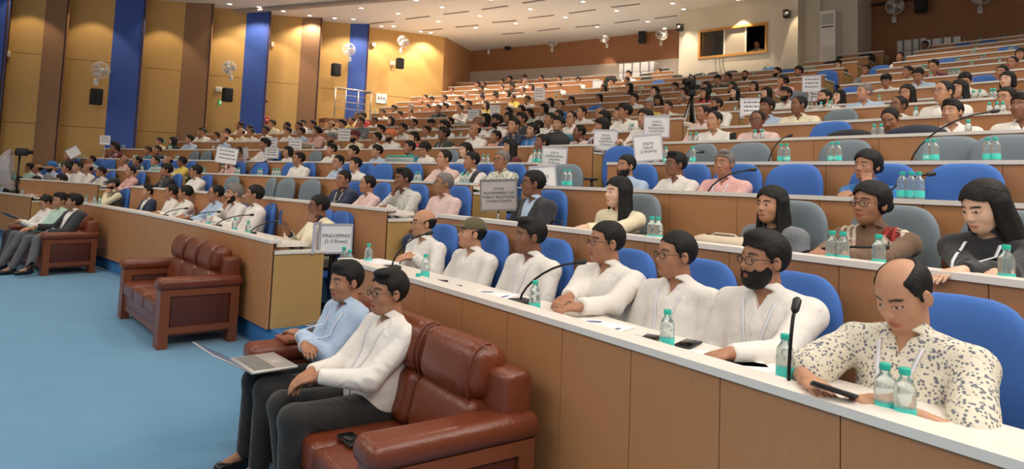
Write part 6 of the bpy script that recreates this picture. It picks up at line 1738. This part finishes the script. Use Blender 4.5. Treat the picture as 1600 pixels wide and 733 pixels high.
B3_ = sit(sofa1, rz1, 72, 317, .10, sy=-.54, pk= dict(lean=.22, seat=.40, yaw=.0, pitch=.40, legs=[((.48, .12, .52), (.60, .14, .09)), ((.48, -.10, .52), (.50, -.12, .09))]), wr=[[.34, .10, .74], [.34, -.08, .74]],
    label='person in white shirt reading an open dark folder on the far sofa', shirt='w', hair='short', glasses='clear', skin=1, shoes=True, res=(.016, .009))
P = B3_[1] + Matrix.Rotation(B3_[3], 3, 'Z') @ Vector((.48, 0, .80)); e = empty('folder', P, B3_[3]); m = MB(); m.box(-.10, .10, -.16, .0, 0, .012, M=Matrix.Rotation(-.5, 4, 'Y')); m.box(-.10, .10, .002, .16, 0, .012, M=Matrix.Rotation(-.5, 4, 'Y')); m.build('cover', mat('folder_maroon', srgb(62, 30, 34), .4), e)
m = MB(); m.box(-.09, .09, -.15, .15, .012, .016, M=Matrix.Rotation(-.5, 4, 'Y')); m.build('sheet', PAPER, e); tag(e, 'dark maroon folder held open by the person on the far sofa', 'folder')

# person in the control room
rv = empty('person'); V = VAR['a']; Q = on_plane(1183, 72, bp1 - bn * .55, bn)
rv.location = (Q.x, Q.y, Q.z - 1.09); rv.rotation_euler = (0, 0, math.atan2(bn.y, bn.x)); rv.location = Vector(rv.location)
setm(put('body', V['body'], rv), SKIN[0]); setm(put('shirt', V['shirt'], rv), CL['w']); setm(put('trousers', V['trousers'], rv), TROU); put('hair', hair_mesh('short', .0085), rv, V['po'].head_matrix())
tag(rv, 'person in white shirt behind the window of the control room', 'person', 'seated audience')
st = put('swivel_chair', CH['seat']); st.location = rv.location; tag(st, 'chair of the person in the control room', 'chair', 'blue and grey swivel chairs')

# ------------------------------------------------------------------ chairs under people and empty chairs
ci = {}
for (k, a, off, col, rz) in CHAIRS: ci.setdefault((block_of(k, a), k), []).append((a, off, col, rz, True))
EMPTY = [(509, 346, 'blue', 1), (533, 352, 'blue', 1), (437, 338, 'blue', 1), (319, 318, 'blue', 1), (115, 302, 'blue', 1),
 (423, 299, 'grey', 2), (450, 305, 'grey', 2), (489, 306, 'grey', 2), (555, 311, 'grey', 2), (323, 295, 'grey', 2), (365, 292, 'grey', 2), (899, 336, 'grey', 2), (1042, 348, 'grey', 2),
 (410, 272, 'blue', 3), (452, 274, 'blue', 3), (498, 276, 'blue', 3), (601, 277, 'blue', 3), (647, 277, 'blue', 3), (1009, 292, 'blue', 3), (1244, 294, 'blue', 3), (1390, 294, 'blue', 3), (1506, 298, 'blue', 3), (1574, 292, 'blue', 3), (173, 266, 'blue', 3), (890, 262, 'grey', 3),
 (494, 252, 'grey', 4), (704, 248, 'grey', 4), (823, 249, 'grey', 4), (1093, 249, 'grey', 4), (1175, 248, 'grey', 4), (1202, 249, 'grey', 4), (1326, 248, 'grey', 4), (1364, 249, 'grey', 4), (1497, 246, 'grey', 4), (1585, 240, 'grey', 4), (304, 249, 'grey', 4), (323, 249, 'grey', 4), (972, 235, 'blue', 4), (431, 240, 'blue', 4),
 (725, 228, 'blue', 5), (761, 228, 'blue', 5), (904, 224, 'blue', 5), (666, 230, 'blue', 5), (1300, 210, 'blue', 5), (1526, 203, 'blue', 5), (319, 232, 'blue', 5), (375, 231, 'blue', 5), (210, 230, 'blue', 5),
 (971, 203, 'grey', 6), (1310, 189, 'grey', 6), (580, 207, 'blue', 7), (1384, 160, 'grey', 7), (713, 201, 'grey', 7)]
EMPTY += [(x, y, 'blue', None) for x, y in ((1528, 130), (1474, 107), (1501, 103), (1546, 74), (1501, 79), (1199, 117), (1229, 115), (1295, 123), (1372, 117), (979, 149), (931, 173), (1029, 131), (736, 162), (700, 182), (732, 188), (1338, 146), (1410, 104), (1580, 83))] + [(1246, 152, 'grey', None), (1015, 226 - 20, 'grey', None)]
EMPTY += [(x, y, 'black', k) for x, y, k in ((1092, 117, 14), (1114, 115, 14), (1142, 112, 14), (1180, 109, 14), (1211, 107, 14), (1011, 117, 15), (1013, 125, 14), (1037, 112, 16), (1046, 115, 15), (1056, 121, 14), (1304, 91, 15), (1296, 101, 14), (1353, 86, 15), (955, 122, 15))]
for px, py, col, k in EMPTY:
    if k is None:
        r_ = locate(px, py, .90, .94, .10)
        if r_ is None: continue
        k = r_[0]
    a = ang_px(k, px, .92, .12)[1]; off = .66
    key = (block_of(k, a), k); L_ = ci.setdefault(key, [])
    occ = [q[0] for q in L_] + [q['a'] for q in PEOPLE.get(key, [])]
    if any(abs(q - a) * ROW[k][2] < .36 for q in occ): continue
    P = rp(k, a, off); 
    if P.y > 20.9 + .04 * P.x: continue
    L_.append((a, off, col, a + math.pi + random.uniform(-.22, .22), False))
NCH = 0
for (bl, k), L_ in ci.items():
    L_.sort(key=lambda q: -q[0])
    for i, (a, off, col, rz, occd) in enumerate(L_):
        P = rp(k, a, off); P.z = floor_z(k)
        make_chair(P, rz, col, '%s %s swivel chair, %s row of %s, %s chair from left' % ('occupied' if occd else 'empty', col, ORD[k], BL[bl], ORD[i + 1]), 'blue and grey swivel chairs'); NCH += 1
print('chairs', NCH)

# ------------------------------------------------------------------ papers, bags and small things on the near desks
NAVY = mat('print_navy', srgb(60, 70, 140), .6); TEALP = mat('card_teal', srgb(140, 176, 180), .6)
def sheet(px, k, off, rz, sx, sy, label, m_=PAPER, print_=None, th=.006, n=1):
    P = rp(k, ang_px(k, px, off)[1], off, ROW[k][3] - .011); e = empty('leaflet', P, rz)
    m = MB(); m.rbox(-sx / 2, sx / 2, -sy / 2, sy / 2, 0, th, .002); m.build('sheet', m_, e)
    if print_:
        m = MB(); pts = [[Vector((r_ * math.cos(t) - .02, r_ * math.sin(t) - .01, th + .0006)) for r_ in (sy * .26, sy * .38)] for t in np.linspace(.3, 3.6, 12)]; m.strip(pts); m.box(-sx * .4, sx * .1, -sy * .42, -sy * .36, th, th + .0008); m.build('print', print_, e)
    tag(e, label, 'leaflet', 'papers on the desks'); return e
sheet(765, 1, .22, .5, .21, .29, 'white brochure with navy ring print before the third man', print_=NAVY)
sheet(932, 1, .2, .3, .21, .29, 'white brochure with navy print between two white-shirted people', print_=NAVY)
sheet(962, 1, .16, .2, .10, .20, 'pale teal card beside the brochure on the nearest desk', TEALP)
sheet(1165, 1, .2, .4, .21, .29, 'white paper before the bearded person with glasses')
sheet(1130, 1, .24, .9, .21, .29, 'second white paper left of the bearded person')
sheet(590, 1, .22, .2, .20, .28, 'stack of white papers at the left end of the nearest desk', th=.03)
sheet(790, 3, .2, .2, .2, .28, 'white paper on the third middle desk', th=.01)
def phone(px, k, off, rz, label):
    P = rp(k, ang_px(k, px, off)[1], off, ROW[k][3] - .011); e = empty('mobile_phone', P, rz); m = MB(); m.rbox(-.075, .075, -.037, .037, 0, .010, .005); m.build('case', BLACK, e); m = MB(); m.rbox(-.07, .07, -.033, .033, .0095, .0108, .0005); m.build('screen', mat('dark_screen', srgb(12, 14, 18), .1), e); tag(e, label, 'phone')
phone(684, 1, .18, .6, 'phone lying before the person with the olive cap'); phone(710, 1, .16, .9, 'dark phone beside the brochure of the third man'); phone(1015, 1, .22, .5, 'grey phone before the person with dark glasses')
phone(1075, 1, .30, .4, 'black wallet-like phone case before the person with the hanging badge')
phone(608, 2, .1, .5, 'black phone on the end shelf of the second middle desk')
def bag(px, k, off, sx, sy, sz, m_, label, rz=0.0, on='desk'):
    P = rp(k, ang_px(k, px, off)[1], off, ROW[k][3] - .012 if on == 'desk' else floor_z(k) + .47)
    e = empty('bag', P, math.atan2(P.y - ROW[k][1], P.x - ROW[k][0]) + rz)
    def fn(Q): return (sd_ell(Q, (0, 0, sz * .45), (sx / 2, sy / 2, sz * .55)) + noise_fold(Q, 5, .012, 14)).astype(np.float32)
    def fn2(Q): return np.maximum(fn(Q), -Q[:, 2]).astype(np.float32)
    me, _ = surface(fn2, np.arange(-sx / 2 - .05, sx / 2 + .05, .014), np.arange(-sy / 2 - .05, sy / 2 + .05, .014), np.arange(-.03, sz * 1.15, .012), 'body', [m_]); put('body', me, e)
    m = MB(); m.tube([(0, -sy * .25, sz * .8), (0, -sy * .15, sz * 1.1), (0, sy * .15, sz * 1.1), (0, sy * .25, sz * .8)], .008, 6); m.build('handle', m_, e)
    tag(e, label, 'bag'); return e
bag(1132, 2, .24, .24, .42, .075, mat('canvas_bag', srgb(206, 188, 166), .8, bump=.3, bscale=200), 'cream cloth bag lying on the desk before the woman in denim')
bag(870, 2, .66, .28, .36, .30, mat('black_bag', srgb(28, 28, 34), .6), 'black bag beside the person in the dark suit', on='seat')
bag(1236, 3, .74, .22, .34, .28, MATS['black_bag'], 'black backpack leaning on the empty blue chair', on='seat')
bag(866, 5, .35, .30, .55, .26, MATS['black_bag'], 'black bag before the person in the pink striped shirt')
def coat(px0, px1, k, off, h, m_, label):
    a0, a1 = ang_px(k, px0, off)[1], ang_px(k, px1, off)[1]; P = rp(k, (a0 + a1) / 2, off, ROW[k][3] - .012); L = abs(a1 - a0) * ROW[k][2]
    def fn(Q): 
        return np.maximum(sd_ell(Q, (0, 0, h * .3), (.15, L / 2, h * (.62))) + noise_fold(Q, 9, .012, 16), -Q[:, 2]).astype(np.float32)
    me, _ = surface(fn, np.arange(-.22, .22, .018), np.arange(-L / 2 - .08, L / 2 + .08, .02), np.arange(-.03, h * 1.3, .012), 'folded_coat', [m_]); o = put('folded_coat', me); o.location = P; o.rotation_euler = (0, 0, (a0 + a1) / 2); tag(o, label, 'coat')
coat(1292, 1366, 5, .26, .13, mat('black_coat', srgb(26, 24, 28), .8), 'black coat folded on the fifth right-hand desk'); coat(1384, 1480, 5, .26, .15, mat('navy_coat', srgb(34, 38, 58), .8), 'navy coat folded on the desk before the person in white')
e = put('tablet', None) if False else None
P = rp(5, ang_px(5, 1145, .15)[1], .15, ROW[5][3] - .012); e = empty('phone_holder', P, face_rz(P)); m = MB(); m.rbox(-.008, .008, -.05, .05, 0, .13, .004); m.build('case', BLACK, e); m = MB(); m.box(-.04, .0, -.03, .03, 0, .01); m.build('foot', BLACK, e); tag(e, 'black upright device on the desk between two men of the fifth row', 'device')
e = put('water_bottle_box', None) if False else None
